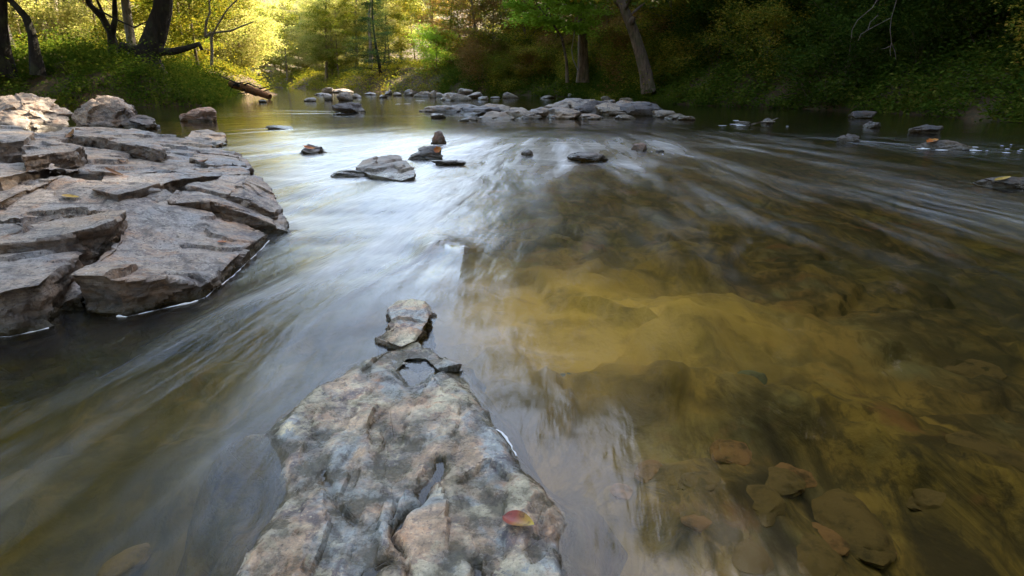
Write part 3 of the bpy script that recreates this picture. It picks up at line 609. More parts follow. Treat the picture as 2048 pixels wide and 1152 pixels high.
boulder(2020, 374, 90, 20, DK, 'dark flat rock with wet yellow leaves in the shaded water', name='rock', seed=68, sub=5)
# stones lying on the bed
rs = np.random.RandomState(9)
def sunk(px, py, wpx, mat, label, group):
    x, y, _ = P(px, py, -0.12); b = float(bed_z(np.array([x]), np.array([y]))[0]); w = wpx * math.hypot(y, CAM_H + .12) / FPX * 0.5
    x, y, _ = P(px, py, b); me = boulder_mesh(rs.randint(9999), (w * 1.15, w * 0.85, w * 0.36), 4, 18, amp=0.12, lo=0.74, chip=0.3)
    o = link('submerged_stone', me, mat); o.location = (x, y, b - w * 0.15); o.rotation_euler = (0, 0, rs.uniform(0, 6)); tag(o, label, 'stone', group)
for px, py, w in [(1535,790,95),(1400,1040,60),(1450,850,110),(1460,900,100),(1590,930,160),(1250,985,60),(1660,1075,80),(1730,1085,100),(1300,940,70)]:
    sunk(px, py, w, M['stone_orange'], 'rusty orange stone lying under the clear water', 'rusty stones on the river bed')
for px, py, w in [(1500,755,80),(1120,760,70),(1380,860,80),(200,1010,80),(300,930,70)]:
    sunk(px, py, w, M['stone_green'], 'pale greenish stone lying under the clear water', 'greenish stones on the river bed')
for px, py, w in [(1700,1040,190),(1620,1110,150),(1520,1000,120),(1400,960,90),(1560,960,110),(1900,1000,170),(1850,1110,190),(1980,900,150),(1300,1060,100),(1200,860,80),(1950,740,130),(1480,1100,110),(120,1080,110),(250,1120,100),(380,960,90)]:
    sunk(px, py, w, M['stone_tan'], 'tan slab of stone lying under the clear water', 'tan slabs on the river bed')

# ------------------------------------------------------------------ plants: skeleton tubes and leaves
def tubes(chains, sides=6):
    V, F, o = [], [], 0
    for pts, rad, sd in chains:
        p = np.array(pts, float); n = len(p); k = sd or sides
        t = np.gradient(p, axis=0); t /= np.linalg.norm(t, axis=1)[:, None] + 1e-9
        ref = np.array([0.31, 0.95, 0.05]) if abs(t[0, 2]) > 0.6 else np.array([0.05, 0.1, 1.0])
        u = np.cross(t, ref); u /= np.linalg.norm(u, axis=1)[:, None] + 1e-9; w = np.cross(t, u)
        a = np.linspace(0, 2 * math.pi, k, endpoint=False)
        rr = np.array(rad, float)
        rr = rr[:, None] * np.ones(k) if rr.ndim == 1 else rr
        ring = p[:, None] + (u[:, None] * np.cos(a)[None, :, None] + w[:, None] * np.sin(a)[None, :, None]) * rr[:, :, None]
        V.append(ring.reshape(-1, 3)); i = np.arange(n - 1)[:, None] * k + np.arange(k)[None]; j = np.arange(n - 1)[:, None] * k + (np.arange(k)[None] + 1) % k
        F.append(np.stack([i, j, j + k, i + k], -1).reshape(-1, 4) + o); o += n * k
    return np.concatenate(V), np.concatenate(F)
def leaf_mesh(name, c, size, rs, tilt=0.7, aspect=0.55, drop=0.15, axis_dir=None):
    n = len(c); az = rs.uniform(0, 2 * math.pi, n)
    d = np.stack([np.cos(az), np.sin(az), rs.normal(-drop, 0.35, n)], 1)
    if axis_dir is not None: d = axis_dir
    d /= np.linalg.norm(d, axis=1)[:, None]
    up = np.stack([rs.normal(0, tilt, n), rs.normal(0, tilt, n), np.ones(n)], 1)
    s = np.cross(d, up); s /= np.linalg.norm(s, axis=1)[:, None] + 1e-9; nn = np.cross(s, d)
    L = (size * rs.uniform(0.6, 1.25, n))[:, None]; W = L * aspect * 0.5
    v = np.stack([c, c + d * L * 0.45 + s * W + nn * L * 0.10, c + d * L - nn * L * 0.06, c + d * L * 0.45 - s * W + nn * L * 0.10], 1).reshape(-1, 3)
    return mesh_np(name, v, np.arange(4 * n).reshape(-1, 4), False)
def bend(rs, start, dirv, length, n=5, curl=0.25, grav=0.0):
    p = [np.array(start, float)]; d = np.array(dirv, float); d /= np.linalg.norm(d)
    for i in range(n - 1):
        d = d + rs.normal(0, curl, 3) + np.array([0, 0, grav]); d /= np.linalg.norm(d); p.append(p[-1] + d * length / (n - 1))
    return p
def at_t(p, t):
    x = t * (len(p) - 1); i = min(int(x), len(p) - 2); return p[i] + (p[i + 1] - p[i]) * (x - i), p[i + 1] - p[i]
def tree_meshes(seed, H, r0, base, spread, limbs, leaves, lsize, lean=(0, 0), trunk=None, rise=0.45, sag=-0.03, flat=0.45, clump=0.3, profile='oval', flare=1.6, sides=10, aspect=0.55, tilt=0.7):
    rs = np.random.RandomState(seed)
    if trunk is None:
        n = 12; trunk = [np.array([lean[0] * t ** 1.3 * H + 0.06 * H * 0.3 * math.sin(3 * t + seed), lean[1] * t * H + 0.05 * H * 0.3 * math.sin(4 * t + seed * 2), t * H - 0.5]) for t in np.linspace(0, 1, n)]
    trunk = [np.array(p, float) for p in trunk]; n = len(trunk)
    rad = []
    for i in range(n):
        t = i / (n - 1); b = r0 * (1 - 0.85 * t) * (1 + (flare - 1) * math.exp(-t * H / 0.5))
        rad.append([b * (1 + 0.10 * math.sin(3 * a + seed) * math.exp(-t * H / 1.2) * 2 + 0.05 * rs.normal()) for a in np.linspace(0, 2 * math.pi, sides, endpoint=False)])
    tr = [(trunk, rad, sides)]; br = []; ends = []
    for i in range(limbs):
        t = base + (0.96 - base) * ((i + rs.uniform(0, 0.7)) / limbs); p, dv = at_t(trunk, t)
        az = i * 2.4 + rs.uniform(-0.5, 0.5); f = (t - base) / (1 - base)
        prof = {'oval': 0.45 + 0.75 * math.sin(math.pi * min(1, 0.15 + 0.8 * f)), 'cone': 1.05 - 0.95 * f, 'vase': 0.55 + 0.5 * f}[profile]
        L = spread * prof * rs.uniform(0.75, 1.2)
        d = np.array([math.cos(az), math.sin(az), rise + 0.35 * f + rs.normal(0, 0.12)])
        pts = bend(rs, p, d, L, 6, 0.13, sag); rb = r0 * 0.34 * (1 - 0.6 * t) * min(1, L / spread)
        br.append((pts, [rb * (1 - 0.8 * k / 5) for k in range(6)], 5))
        ns = max(3, int(2 + 4 * L / max(spread, .1)))
        for k in range(ns):
            tt = 0.25 + 0.75 * (k + rs.uniform(0, 1)) / ns; q, dv2 = at_t(pts, min(tt, 0.99)); dv2 = dv2 / (np.linalg.norm(dv2) + 1e-9)
            sd = np.cross(dv2, [0, 0, 1]) * (1 if k % 2 else -1)
            d2 = dv2 * 0.7 + sd * rs.uniform(0.4, 1.0) + np.array([0, 0, rs.normal(0.05, 0.2)])
            l2 = L * rs.uniform(0.25, 0.45) * (1.1 - 0.5 * tt)
            p2 = bend(rs, q, d2, l2, 4, 0.16, sag); br.append((p2, [rb * 0.32 * (1 - 0.7 * j / 3) for j in range(4)], 4))
            for j in range(4): ends.append((at_t(p2, rs.uniform(0.35, 1.0) * 0.99)[0], l2))
    tv, tf = tubes(tr); bv, bf = tubes(br)
    m1 = mesh_np('trunk', tv, tf); m2 = mesh_np('branches', bv, bf)
    m3 = None
    if leaves:
        e = np.array([x[0] for x in ends]); wd = np.array([x[1] for x in ends]); pick = rs.randint(0, len(e), leaves)
        off = rs.normal(0, 1, (leaves, 3)) * np.array([1, 1, flat]) * (clump * (0.35 + 0.65 * np.clip(wd[pick], 0.2, 2.0)))[:, None]
        m3 = leaf_mesh('crown', e[pick] + off, lsize, rs, tilt, aspect)
    return m1, m2, m3
def plant(name, loc, meshes, bark, leafm, label, cat='tree', group=None, rz=0.0, sc=1.0):
    t = empty(name, loc, rz, sc); tag(t, label, cat, group)
    link('trunk' if cat == 'tree' else 'stem', meshes[0], bark, t); link('branches', meshes[1], bark, t)
    if meshes[2] is not None:
        key = meshes[2].name + leafm.name
        if key not in LM:
            m = meshes[2] if not meshes[2].materials else meshes[2].copy()
            if m.materials: m.materials.clear()
            m.materials.append(leafm); LM[key] = m
        link('crown', LM[key], leafm, t)
    return t
LM = {}
SAP = [tree_meshes(1, 6.0, 0.07, 0.10, 2.0, 26, 15000, 0.105, flat=0.3, clump=0.34), tree_meshes(2, 5.0, 0.06, 0.08, 2.1, 24, 15000, 0.10, (0.12, 0), flat=0.28, clump=0.32), tree_meshes(3, 7.0, 0.09, 0.14, 2.2, 28, 16000, 0.11, (-0.08, 0.05), flat=0.3, clump=0.36)]
SHR = [tree_meshes(4, 1.7, 0.025, 0.03, 1.05, 22, 6500, 0.075, rise=0.9, flat=0.6, clump=0.30), tree_meshes(5, 1.2, 0.02, 0.03, 1.1, 22, 6000, 0.065, rise=0.8, flat=0.6, clump=0.32)]
TALL = [tree_meshes(6, 18, 0.26, 0.27, 4.6, 26, 15000, 0.26, flat=0.45, clump=0.42, sides=12), tree_meshes(7, 21, 0.30, 0.24, 5.0, 28, 16000, 0.28, (0.03, 0), flat=0.45, clump=0.42, sides=12), tree_meshes(8, 15, 0.18, 0.25, 3.8, 24, 13000, 0.24, (-0.04, 0.02), flat=0.45, clump=0.42, sides=12)]
CED = [tree_meshes(9, 7.5, 0.10, 0.05, 1.7, 60, 20000, 0.085, rise=0.15, sag=-0.02, flat=0.5, clump=0.30, profile='cone', aspect=0.3)]

def spot(px, Y): x = Q(px, 300, Y)[0]; return (x, Y, tz(x, Y) - 0.05)
rs = np.random.RandomState(77)
# --- the sunlit trees round the bend
for k in range(110):
    Y = rs.uniform(37, 72); px = rs.uniform(380, 800); x = Q(px, 300, Y)[0]
    if px > 712 and Y < 48: continue
    if river_sd(np.array([x]), np.array([Y]))[0] < 0.8: continue
    plant('sapling', (x, Y, tz(x, Y) - 0.05), SAP[k % 3], M['bark'], M['gold'] if k % 6 else M['yellowgreen'], 'golden leaved young tree in sunshine round the river bend' if k % 6 else 'greener young tree among the golden ones round the river bend', group='golden young trees round the bend' if k % 6 else 'greener young trees round the bend', rz=rs.uniform(0, 6), sc=rs.uniform(0.8, 1.25))
for k in range(14):
    Y = rs.uniform(56, 84); x = Q(rs.uniform(330, 860), 300, Y)[0]
    if river_sd(np.array([x]), np.array([Y]))[0] < 1.5: continue
    plant('tall_tree', (x, Y, tz(x, Y) - 0.1), TALL[2], M['bark_pale'], M['gold'], 'golden woodland tree at the back of the bend', group='woodland trees at the back of the bend', rz=rs.uniform(0, 6), sc=rs.uniform(0.35, 0.5))
# --- slope behind the left trees, thinly wooded and bright
for k in range(70):
    Y = rs.uniform(25, 52); px = rs.uniform(-120, 480); x = Q(px, 300, Y)[0]
    if river_sd(np.array([x]), np.array([Y]))[0] < 1.2: continue
    plant('shrub' if k % 3 else 'sapling', (x, Y, tz(x, Y) - 0.05), SHR[k % 2] if k % 3 else SAP[k % 3], M['bark'], M['yellowgreen'] if k % 2 else M['gold'], ('yellow green ' if k % 2 else 'golden ') + ('leafy bush on the bright slope' if k % 3 else 'slender young tree on the bright slope'), 'shrub' if k % 3 else 'tree', ('yellow green ' if k % 2 else 'golden ') + ('bushes on the bright slope' if k % 3 else 'slender trees on the bright slope'), rs.uniform(0, 6), rs.uniform(0.8, 1.3))
# --- shaded bank: understorey in front, tall trees behind
def pxof(x, y): return 1024 + FPX * x / (y * CP + 0.1)
def hides_trunk(x, y, wide=1.0):
    p = pxof(x, y); m = wide * FPX / y
    return (y < 27 and abs(p - 1165) < 14 + m) or (y < 22 and abs(p - 1278) < 30 + m)
k = 0
for px0, Y, mat in [(930,40,'rust'),(965,38,'mixed'),(990,36,'rust'),(1020,37,'mixed'),(1050,35,'mixed'),(1085,38,'yellowgreen'),(1110,34,'mixed'),(1200,32,'mixed'),(1230,36,'yellowgreen'),(1330,24,'mixed'),(1390,25,'mixed'),(1430,22.5,'yellowgreen'),
                    (1480,22,'mixed'),(1530,20,'green'),(1580,19.5,'mixed'),(1620,18.5,'green'),(1680,18.5,'mixed'),(1740,18,'green'),(1800,17,'green'),(1870,16,'green'),(1950,15,'green'),(2030,14,'green'),(2120,13,'green'),(1350,30,'mixed'),(1450,28,'green'),(1560,25,'green'),
                    (1650,24,'green'),(1760,22,'green'),(1880,20,'green'),(2000,18,'green'),(1280,34,'green'),(1150,42,'green'),(1060,44,'mixed'),(980,46,'mixed'),(900,48,'rust'),(870,50,'mixed'),(840,52,'yellowgreen'),(2150,17,'green'),(2250,13,'green')]:
    k += 1
    if hides_trunk(spot(px0, Y)[0], Y, 1.6): continue
    lab = {'rust': 'rust brown young tree leaning over the shaded bank', 'mixed': 'green and orange young tree on the shaded bank', 'yellowgreen': 'yellowing young tree on the shaded bank', 'green': 'dark green young tree on the shaded bank'}[mat]
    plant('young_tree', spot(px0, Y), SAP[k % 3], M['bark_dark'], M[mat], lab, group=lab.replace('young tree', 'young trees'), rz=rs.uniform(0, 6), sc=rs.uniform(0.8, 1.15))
for k in range(44):
    px = 900 + k * 30 + rs.uniform(-12, 12); Y = np.interp(px, [900, 1150, 1290, 1400, 1550, 1700, 1850, 2048, 2300], [45, 36, 27, 21.5, 19.5, 17.3, 15.2, 12.6, 10.8]) + rs.uniform(0.2, 1.5)
    plant('shrub', spot(px, Y), SHR[k % 2], M['bark_dark'], M[['mixed', 'rust', 'green', 'rust'][k % 4] if px < 1140 else ['mixed', 'grass', 'yellowgreen', 'mixed'][k % 4] if px < 1450 else 'green'], 'rust and green shrub crowding the waterline below the lime tree' if px < 1140 else 'yellow green bank shrub near the leaning trunk' if px < 1450 else 'dark leafy shrub at the foot of the shaded bank', 'shrub', 'shrubs below the lime tree' if px < 1140 else 'shrubs near the leaning trunk' if px < 1450 else 'dark shrubs of the shaded bank', rs.uniform(0, 6), rs.uniform(0.8, 1.35))
for x, y in [(2,44),(6,46),(3.5,39.5),(8.5,39),(7,33),(11.5,34),(12,45),(9.5,28),(14,30),(11,25),(16,26),(13,21.5),(18,22),(12,18),(16,17),(20,18),(13.5,13.5),(18,13),(13.5,9.5),(17,8),(13,5),(17,3),(14,0),(18,-2),(13,-5),(22,10),(24,24),(22,30),(17,38),(10.9,6),(11.2,1.5),(11.3,-3),(11.2,10.5)]:  # last trees in the list are added out of view to shade the near right water
    if y >= 17 and x < 17: x += 2.2
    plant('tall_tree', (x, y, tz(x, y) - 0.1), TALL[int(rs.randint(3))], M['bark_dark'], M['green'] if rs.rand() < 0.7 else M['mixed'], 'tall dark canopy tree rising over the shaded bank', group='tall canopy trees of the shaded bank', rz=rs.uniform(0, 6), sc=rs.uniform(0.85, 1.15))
# --- tall wood on the near left bank; downstream trees added unseen to shade rocks
for x, y in [(-17,21),(-21,26),(-15.5,16.5),(-20,18),(-14,10),(-18,12),(-13,5),(-17,6),(-12,-1),(-16,0),(-12,-7),(-17,-8),(-24,22),(-25,15),(-23,9),(-6,-12),(0,-14),(6,-13),(-3,-18),(4,-19),(10,-12),(-10,-14),(-12.8,22.5)]:
    plant('tall_tree', (x, y, tz(x, y) - 0.1), TALL[int(rs.randint(3))], M['bark_dark'], M['yellowgreen'] if rs.rand() < 0.5 else M['green'], 'tall yellow green canopy tree above the left bank, or added downstream for shade', group='tall canopy trees on the left bank', rz=rs.uniform(0, 6), sc=rs.uniform(0.85, 1.1))

r5 = np.random.RandomState(31); n_ = 0
xs = r5.uniform(-3, 15, 6000); ys = r5.uniform(9, 44, 6000); sds = river_sd(xs, ys)
for x, y, d in zip(xs, ys, sds):
    if not 0.3 < d < 4.5 or n_ >= 75 or (pxof(x, y) < 900 and y < 42): continue
    if hides_trunk(x, y, 0.9): continue
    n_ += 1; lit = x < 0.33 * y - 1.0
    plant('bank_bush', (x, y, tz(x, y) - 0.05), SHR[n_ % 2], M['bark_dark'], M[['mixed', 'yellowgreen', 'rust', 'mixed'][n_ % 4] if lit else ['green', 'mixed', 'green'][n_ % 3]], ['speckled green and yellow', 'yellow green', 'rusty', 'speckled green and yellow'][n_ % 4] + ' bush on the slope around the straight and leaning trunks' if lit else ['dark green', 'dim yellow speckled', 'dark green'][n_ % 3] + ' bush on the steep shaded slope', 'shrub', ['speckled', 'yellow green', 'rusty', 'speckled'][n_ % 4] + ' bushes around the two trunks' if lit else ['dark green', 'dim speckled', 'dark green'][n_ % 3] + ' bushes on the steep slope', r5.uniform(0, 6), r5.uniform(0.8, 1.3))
for i, (px, Y) in enumerate([(1262, 19.6), (1292, 19.3), (1322, 19.5), (1300, 18.9), (1140, 24.2), (1178, 24.0), (1200, 23.4)]):
    plant('low_bush', spot(px, Y), SHR[i % 2], M['bark_dark'], M[['mixed', 'yellowgreen', 'grass'][i % 3]], 'low leafy bush hiding the foot of the ' + ('leaning' if px > 1210 else 'straight') + ' trunk', 'shrub', 'low bushes at the foot of the ' + ('leaning' if px > 1210 else 'straight') + ' trunk', i * 1.3, 0.42 if px > 1210 else 0.55)
def chain(pts): return [np.array(Q(*p)) for p in pts]
def local(pts, o): return [p - np.array(o) for p in pts]
def special(name, base, pts, r0, label, bark, leafm=None, base_t=0.35, spread=2.5, limbs=14, leaves=9000, lsize=0.12, extra=(), seed=3, flare=1.7, **kw):
    """a tree whose trunk follows the bends seen in the photograph, at its own distance; extra limbs are part of it"""
    o = np.array(base); pts = local(pts, o)
    m = tree_meshes(seed, max(p[2] for p in pts), r0, base_t, spread, limbs, leaves, lsize, trunk=pts, flare=flare, sides=14, **kw)
    t = plant(name, base, m, bark, leafm or M['yellowgreen'], label)
    for nm, ch, ra in extra:
        c = local(chain(ch), o); v, f = tubes([(c, np.linspace(ra[0], ra[1], len(c)), 8)]); link(nm, mesh_np(nm, v, f), bark, t)
    return t
Yb = 20.5
special('old_tree', Q(300, 150, Yb), chain([(305,170,Yb),(302,140,Yb),(296,110,Yb),(312,70,Yb),(325,20,Yb),(332,-60,Yb),(340,-200,Yb),(330,-420,Yb-1),(300,-700,Yb-1)]), 0.46, 'massive dark tree with a flared base and a low side limb on the left bank', M['bark_dark'], M['yellowgreen'], 0.56, 5.0, 18, 16000, 0.17,
        [('limb', [(310,104,Yb),(345,103,Yb-.2),(372,97,Yb-.3),(398,88,Yb-.5),(404,100,Yb-.5)], (0.13, 0.05)), ('root', [(300,112,Yb),(270,100,Yb-.1),(245,92,Yb-.2),(240,110,Yb-.2)], (0.20, 0.09))], seed=13, flare=1.9)
Yc = 21.5
special('forked_tree', Q(228, 115, Yc), chain([(228,130,Yc),(226,95,Yc),(222,66,Yc),(205,35,Yc),(178,8,Yc),(160,-40,Yc),(150,-160,Yc),(140,-300,Yc)]), 0.16, 'slender tree forking low into two stems beside the massive tree', M['bark_dark'], M['yellowgreen'], 0.62, 2.6, 10, 6000, 0.13,
        [('limb', [(224,68,Yc),(230,40,Yc),(229,0,Yc),(236,-60,Yc),(250,-200,Yc)], (0.10, 0.03)), ('limb', [(217,58,Yc),(205,25,Yc),(190,-10,Yc),(185,-80,Yc)], (0.06, 0.02)), ('limb', [(180,10,Yc),(225,35,Yc-.4),(268,55,Yc-.8),(310,36,Yc-1),(330,34,Yc-1)], (0.035, 0.012))], seed=14, flare=1.4)
Yd = 18.5
special('leaning_tree', Q(72, 140, Yd), chain([(75,150,Yd),(70,110,Yd),(64,70,Yd),(52,35,Yd),(28,8,Yd),(-10,-30,Yd),(-60,-120,Yd),(-90,-240,Yd)]), 0.15, 'dark bare trunk bowed over towards the edge of the wood', M['bark_dark'], M['green'], 0.6, 2.2, 8, 4500, 0.13, seed=15, flare=1.3)
special('bank_tree', Q(4, 130, Yd), chain([(4,150,Yd),(4,100,Yd),(2,50,Yd),(2,0,Yd),(0,-100,Yd),(-5,-300,Yd),(0,-520,Yd)]), 0.22, 'thick black trunk next to the bowed trunk', M['bark_dark'], M['green'], 0.5, 4, 14, 12000, 0.17, seed=16)
for px, Y, w in [(82, 30, .28), (106, 31, .34), (172, 33, .22), (155, 38, .2), (415, 44, .2), (136, 36, .16)]:
    special('slope_tree', Q(px, 110, Y), chain([(px,150,Y),(px+1,70,Y),(px-2,0,Y),(px+3,-120,Y),(px,-260,Y)]), w, 'straight pale trunk standing on the bright slope', M['bark_pale'], M['gold'], 0.55, 2.6, 10, 5000, 0.15, seed=20 + px, flare=1.3)['group'] = 'pale trunks on the bright slope'
Ye = 26.5
special('straight_tree', Q(1165, 150, Ye), chain([(1165,165,Ye),(1166,130,Ye),(1165,60,Ye),(1162,0,Ye),(1160,-120,Ye),(1156,-300,Ye),(1150,-520,Ye)]), 0.25, 'straight grey brown trunk among leaves on the shaded bank', M['bark'], M['mixed'], 0.42, 5, 20, 15000, 0.2, seed=31, flare=1.0)
Yf = 21.5
special('tilted_tree', Q(1296, 170, Yf), chain([(1298,185,Yf),(1293,150,Yf),(1283,110,Yf),(1268,65,Yf),(1252,25,Yf),(1240,0,Yf),(1205,-90,Yf-.5),(1160,-260,Yf-1),(1130,-460,Yf-2)]), 0.25, 'mottled trunk leaning out from the shaded bank, with a pale burl', M['bark'], M['mixed'], 0.45, 4.5, 18, 13000, 0.18,
        [('burl', [(1263,44,Yf-.3),(1266,38,Yf-.42),(1269,34,Yf-.45)], (0.12, 0.05))], seed=32, flare=0.9)
# lime green boughs hanging in front of the shaded bank
Yg = 25.5
special('lime_tree', Q(1135, 150, Yg), chain([(1135,165,Yg),(1133,120,Yg),(1124,75,Yg-.4),(1100,40,Yg-.9),(1075,10,Yg-1.2),(1050,-40,Yg-1.5),(1040,-90,Yg-1.5)]), 0.06, 'slim tree with fresh lime green leaves in front of the straight trunk', M['bark'], M['lime'], 0.32, 1.7, 26, 9000, 0.16, seed=33, sag=-0.09, flare=1.2, flat=0.3, clump=0.3)
plant('cedar', spot(770, 42), CED[0], M['bark_dark'], M['cedar'], 'dark green conical evergreen beyond the bare bush', rz=1.0, sc=(1.25, 1.25, 0.80))
plant('green_bush', spot(880, 40), SHR[0], M['bark'], M['lime'], 'bright green bush on the slope above the bare bush', 'shrub', rz=1.0, sc=(1.6, 1.4, 1.5))
for px, Y, w in [(652, 50, .12), (655, 58, .16), (712, 52, .15), (740, 49, .18), (866, 52, .13), (942, 47, .14), (800, 60, .2), (690, 60, .12)]:
    special('bend_tree', Q(px, 170, Y), chain([(px,185,Y),(px+2,110,Y),(px-2,40,Y),(px+3,-30,Y),(px,-110,Y)]), w, 'thin straight trunk among the trees round the river bend', M['bark'], M['gold'], 0.5, 2.4, 12, 6000, 0.13, seed=40 + px, flare=1.2)['group'] = 'thin trunks round the river bend'

# bare bush
def bare_bush(loc, sc):
    r2 = np.random.RandomState(5); br = []
    for i in range(34):
        az = r2.uniform(0, 6.28); d = np.array([math.cos(az) * 0.95, math.sin(az) * 0.8, r2.uniform(0.35, 1.3)])
        p = bend(r2, (r2.normal(0, .06), r2.normal(0, .06), -0.1), d, r2.uniform(1.3, 2.2), 7, 0.12, 0.02); br.append((p, np.linspace(0.022, 0.006, 7), 4))
        for j in range(9):
            q, dv = at_t(p, r2.uniform(0.25, 0.98)); dv /= np.linalg.norm(dv); p2 = bend(r2, q, dv + r2.normal(0, .45, 3), r2.uniform(.3, .8), 4, .15, .03); br.append((p2, np.linspace(0.010, 0.004, 4), 3))
            for m in range(2):
                q, dv = at_t(p2, r2.uniform(0.3, 0.98)); dv /= np.linalg.norm(dv); br.append((bend(r2, q, dv + r2.normal(0, .5, 3), .3, 3, .1), [.006, .005, .003], 3))
    t = empty('bare_bush', loc, 0, sc); tag(t, 'leafless grey pink bush spreading over the waterline', 'shrub')
    v, f = tubes(br[:34 * 1]); v2, f2 = tubes(br)
    link('branches', mesh_np('branches', v2, f2), M['twig'], t)
bare_bush(spot(803, 34.8), 0.92)

# undergrowth on both banks: sprigs and grass
def undergrowth(name, pts, leafm, label, seed, leafsize, blades):
    r2 = np.random.RandomState(seed); c = []; V = []
    pts = np.array(pts); k = len(pts)
    z = terrain_z(pts[:, 0], pts[:, 1])
    n = 9; idx = np.repeat(np.arange(k), n); hh = r2.gamma(2.2, 0.16, k)[idx]
    off = r2.normal(0, 1, (len(idx), 3)); t = r2.uniform(0, 1, len(idx))
    c = np.stack([pts[idx, 0] + off[:, 0] * 0.16 * (0.4 + t), pts[idx, 1] + off[:, 1] * 0.16 * (0.4 + t), z[idx] + 0.02 + t * hh], 1)
    me = leaf_mesh(name, c, leafsize, r2, 0.8, 0.5)
    g = link(name, me, leafm); tag(g, label, 'undergrowth', kind='stuff')
    if blades:
        m = int(len(pts) * blades); i2 = r2.randint(0, k, m); az = r2.uniform(0, 6.28, m)
        d = np.stack([np.cos(az) * .45, np.sin(az) * .45, np.ones(m)], 1)
        p0 = np.stack([pts[i2, 0] + r2.normal(0, .15, m), pts[i2, 1] + r2.normal(0, .15, m), z[i2] - 0.02], 1)
        b = link('grass', leaf_mesh('grass', p0, 0.34, r2, 0.8, 0.045, axis_dir=d), M['grass']); tag(b, 'thin arching grass growing ' + label.split(' ', 2)[2], 'grass', kind='stuff')
r3 = np.random.RandomState(21)
def scatter(n, fx, lo, hi):
    out = []
    xs = r3.uniform(fx[0], fx[1], n * 6); ys = r3.uniform(fx[2], fx[3], n * 6); sd = river_sd(xs, ys)
    den = fbm(xyz(xs * 0.8, ys * 0.8, 3.0), 3); ok = (sd > lo) & (sd < hi) & (den > -0.25)
    return np.stack([xs[ok], ys[ok]], 1)[:n]
undergrowth('undergrowth', scatter(9000, (-21, -6.5, 16, 30), -0.1, 5.5), M['grass'], 'green leafy undergrowth on the bank under the massive tree', 1, 0.095, 1.2)
undergrowth('undergrowth', scatter(6000, (-34, -12, 22, 50), 0.3, 14), M['yellowgreen'], 'sunlit yellow undergrowth on the bright slope', 2, 0.12, False)
undergrowth('undergrowth', scatter(20000, (-4, 14, 9, 46), -0.1, 4.5), M['grass'], 'low leafy undergrowth along the shaded bank', 3, 0.10, 0.3)
undergrowth('undergrowth', scatter(9000, (-28, 5, 36, 66), -0.1, 7), M['yellowgreen'], 'low yellowing undergrowth round the river bend', 4, 0.12, False)

# fallen log with driftwood on the left point
Yl = 24.3
c = chain([(462,168,Yl+.3),(488,175,Yl),(512,183,Yl-.2),(540,194,Yl-.4)]); lg = empty('fallen_log', c[0]); tag(lg, 'fallen reddish log slanting down to the water with driftwood', 'log')
rr = np.random.RandomState(3)
v, f = tubes([([p - c[0] for p in c], [0.13, 0.15, 0.14, 0.11], 10)]); link('log', mesh_np('log', v, f), M['rotwood'], lg)
for i in range(9):
    u_ = rr.uniform(0, 1); x0 = 464 + 74 * u_; y0 = 169 + 24 * u_; s_ = rr.choice([-1, 1]); pts = [np.array(Q(x0, y0, Yl)), np.array(Q(x0 + s_ * rr.uniform(8, 20), y0 - rr.uniform(-4, 12), Yl - .2)), np.array(Q(x0 + s_ * rr.uniform(26, 52), y0 - rr.uniform(-10, 26), Yl + rr.uniform(-.3, .3)))]
    v, f = tubes([([p - c[0] for p in pts], [0.045, 0.033, 0.015], 5)]); link('branch', mesh_np('branch', v, f), M['bark_dark'], lg)
# pale dead branch in front of the sunlit leaves
Yh = 24
o0 = Q(410, 75, Yh); sn = empty('dead_branch', o0); tag(sn, 'pale dead branch reaching out of the bright leaves', 'branch')
for ch, ra in (([(423,100,Yh),(424,72,Yh),(438,45,Yh),(455,18,Yh),(474,0,Yh),(500,-30,Yh)], (.045, .02)), ([(410,74,Yh),(412,45,Yh),(420,25,Yh),(418,0,Yh),(410,-30,Yh)], (.05, .025)), ([(410,74,Yh),(422,66,Yh),(460,62,Yh),(485,52,Yh),(508,43,Yh)], (.05, .02)), ([(423,130,Yh),(424,100,Yh),(422,72,Yh)], (.06, .045))):
    p = local(chain(ch), o0); v, f = tubes([(p, np.linspace(ra[0], ra[1], len(p)), 6)]); link('branch', mesh_np('branch', v, f), M['bark_pale'], sn)
# dead twigs hanging over the shaded water
Yt = 11.0
o0 = Q(1790, 0, Yt); tw = empty('hanging_twig', o0); tag(tw, 'bare pale twig hanging over the shaded water', 'branch')
for ch in ([(1796,-60,Yt),(1793,0,Yt),(1783,35,Yt),(1780,60,Yt),(1783,85,Yt),(1790,105,Yt),(1792,119,Yt)], [(1781,36,Yt),(1745,55,Yt),(1722,68,Yt),(1716,82,Yt)], [(1760,-10,Yt),(1745,15,Yt),(1715,40,Yt),(1704,60,Yt),(1703,78,Yt)], [(1783,86,Yt),(1780,100,Yt),(1781,112,Yt)], [(1736,60,Yt),(1740,45,Yt),(1756,30,Yt)], [(1781,92,Yt),(1770,97,Yt),(1761,98,Yt)]):
    p = local(chain(ch), o0); v, f = tubes([(p, np.linspace(.006, .003, len(p)), 5)]); link('twig', mesh_np('twig', v, f), M['twig'], tw)

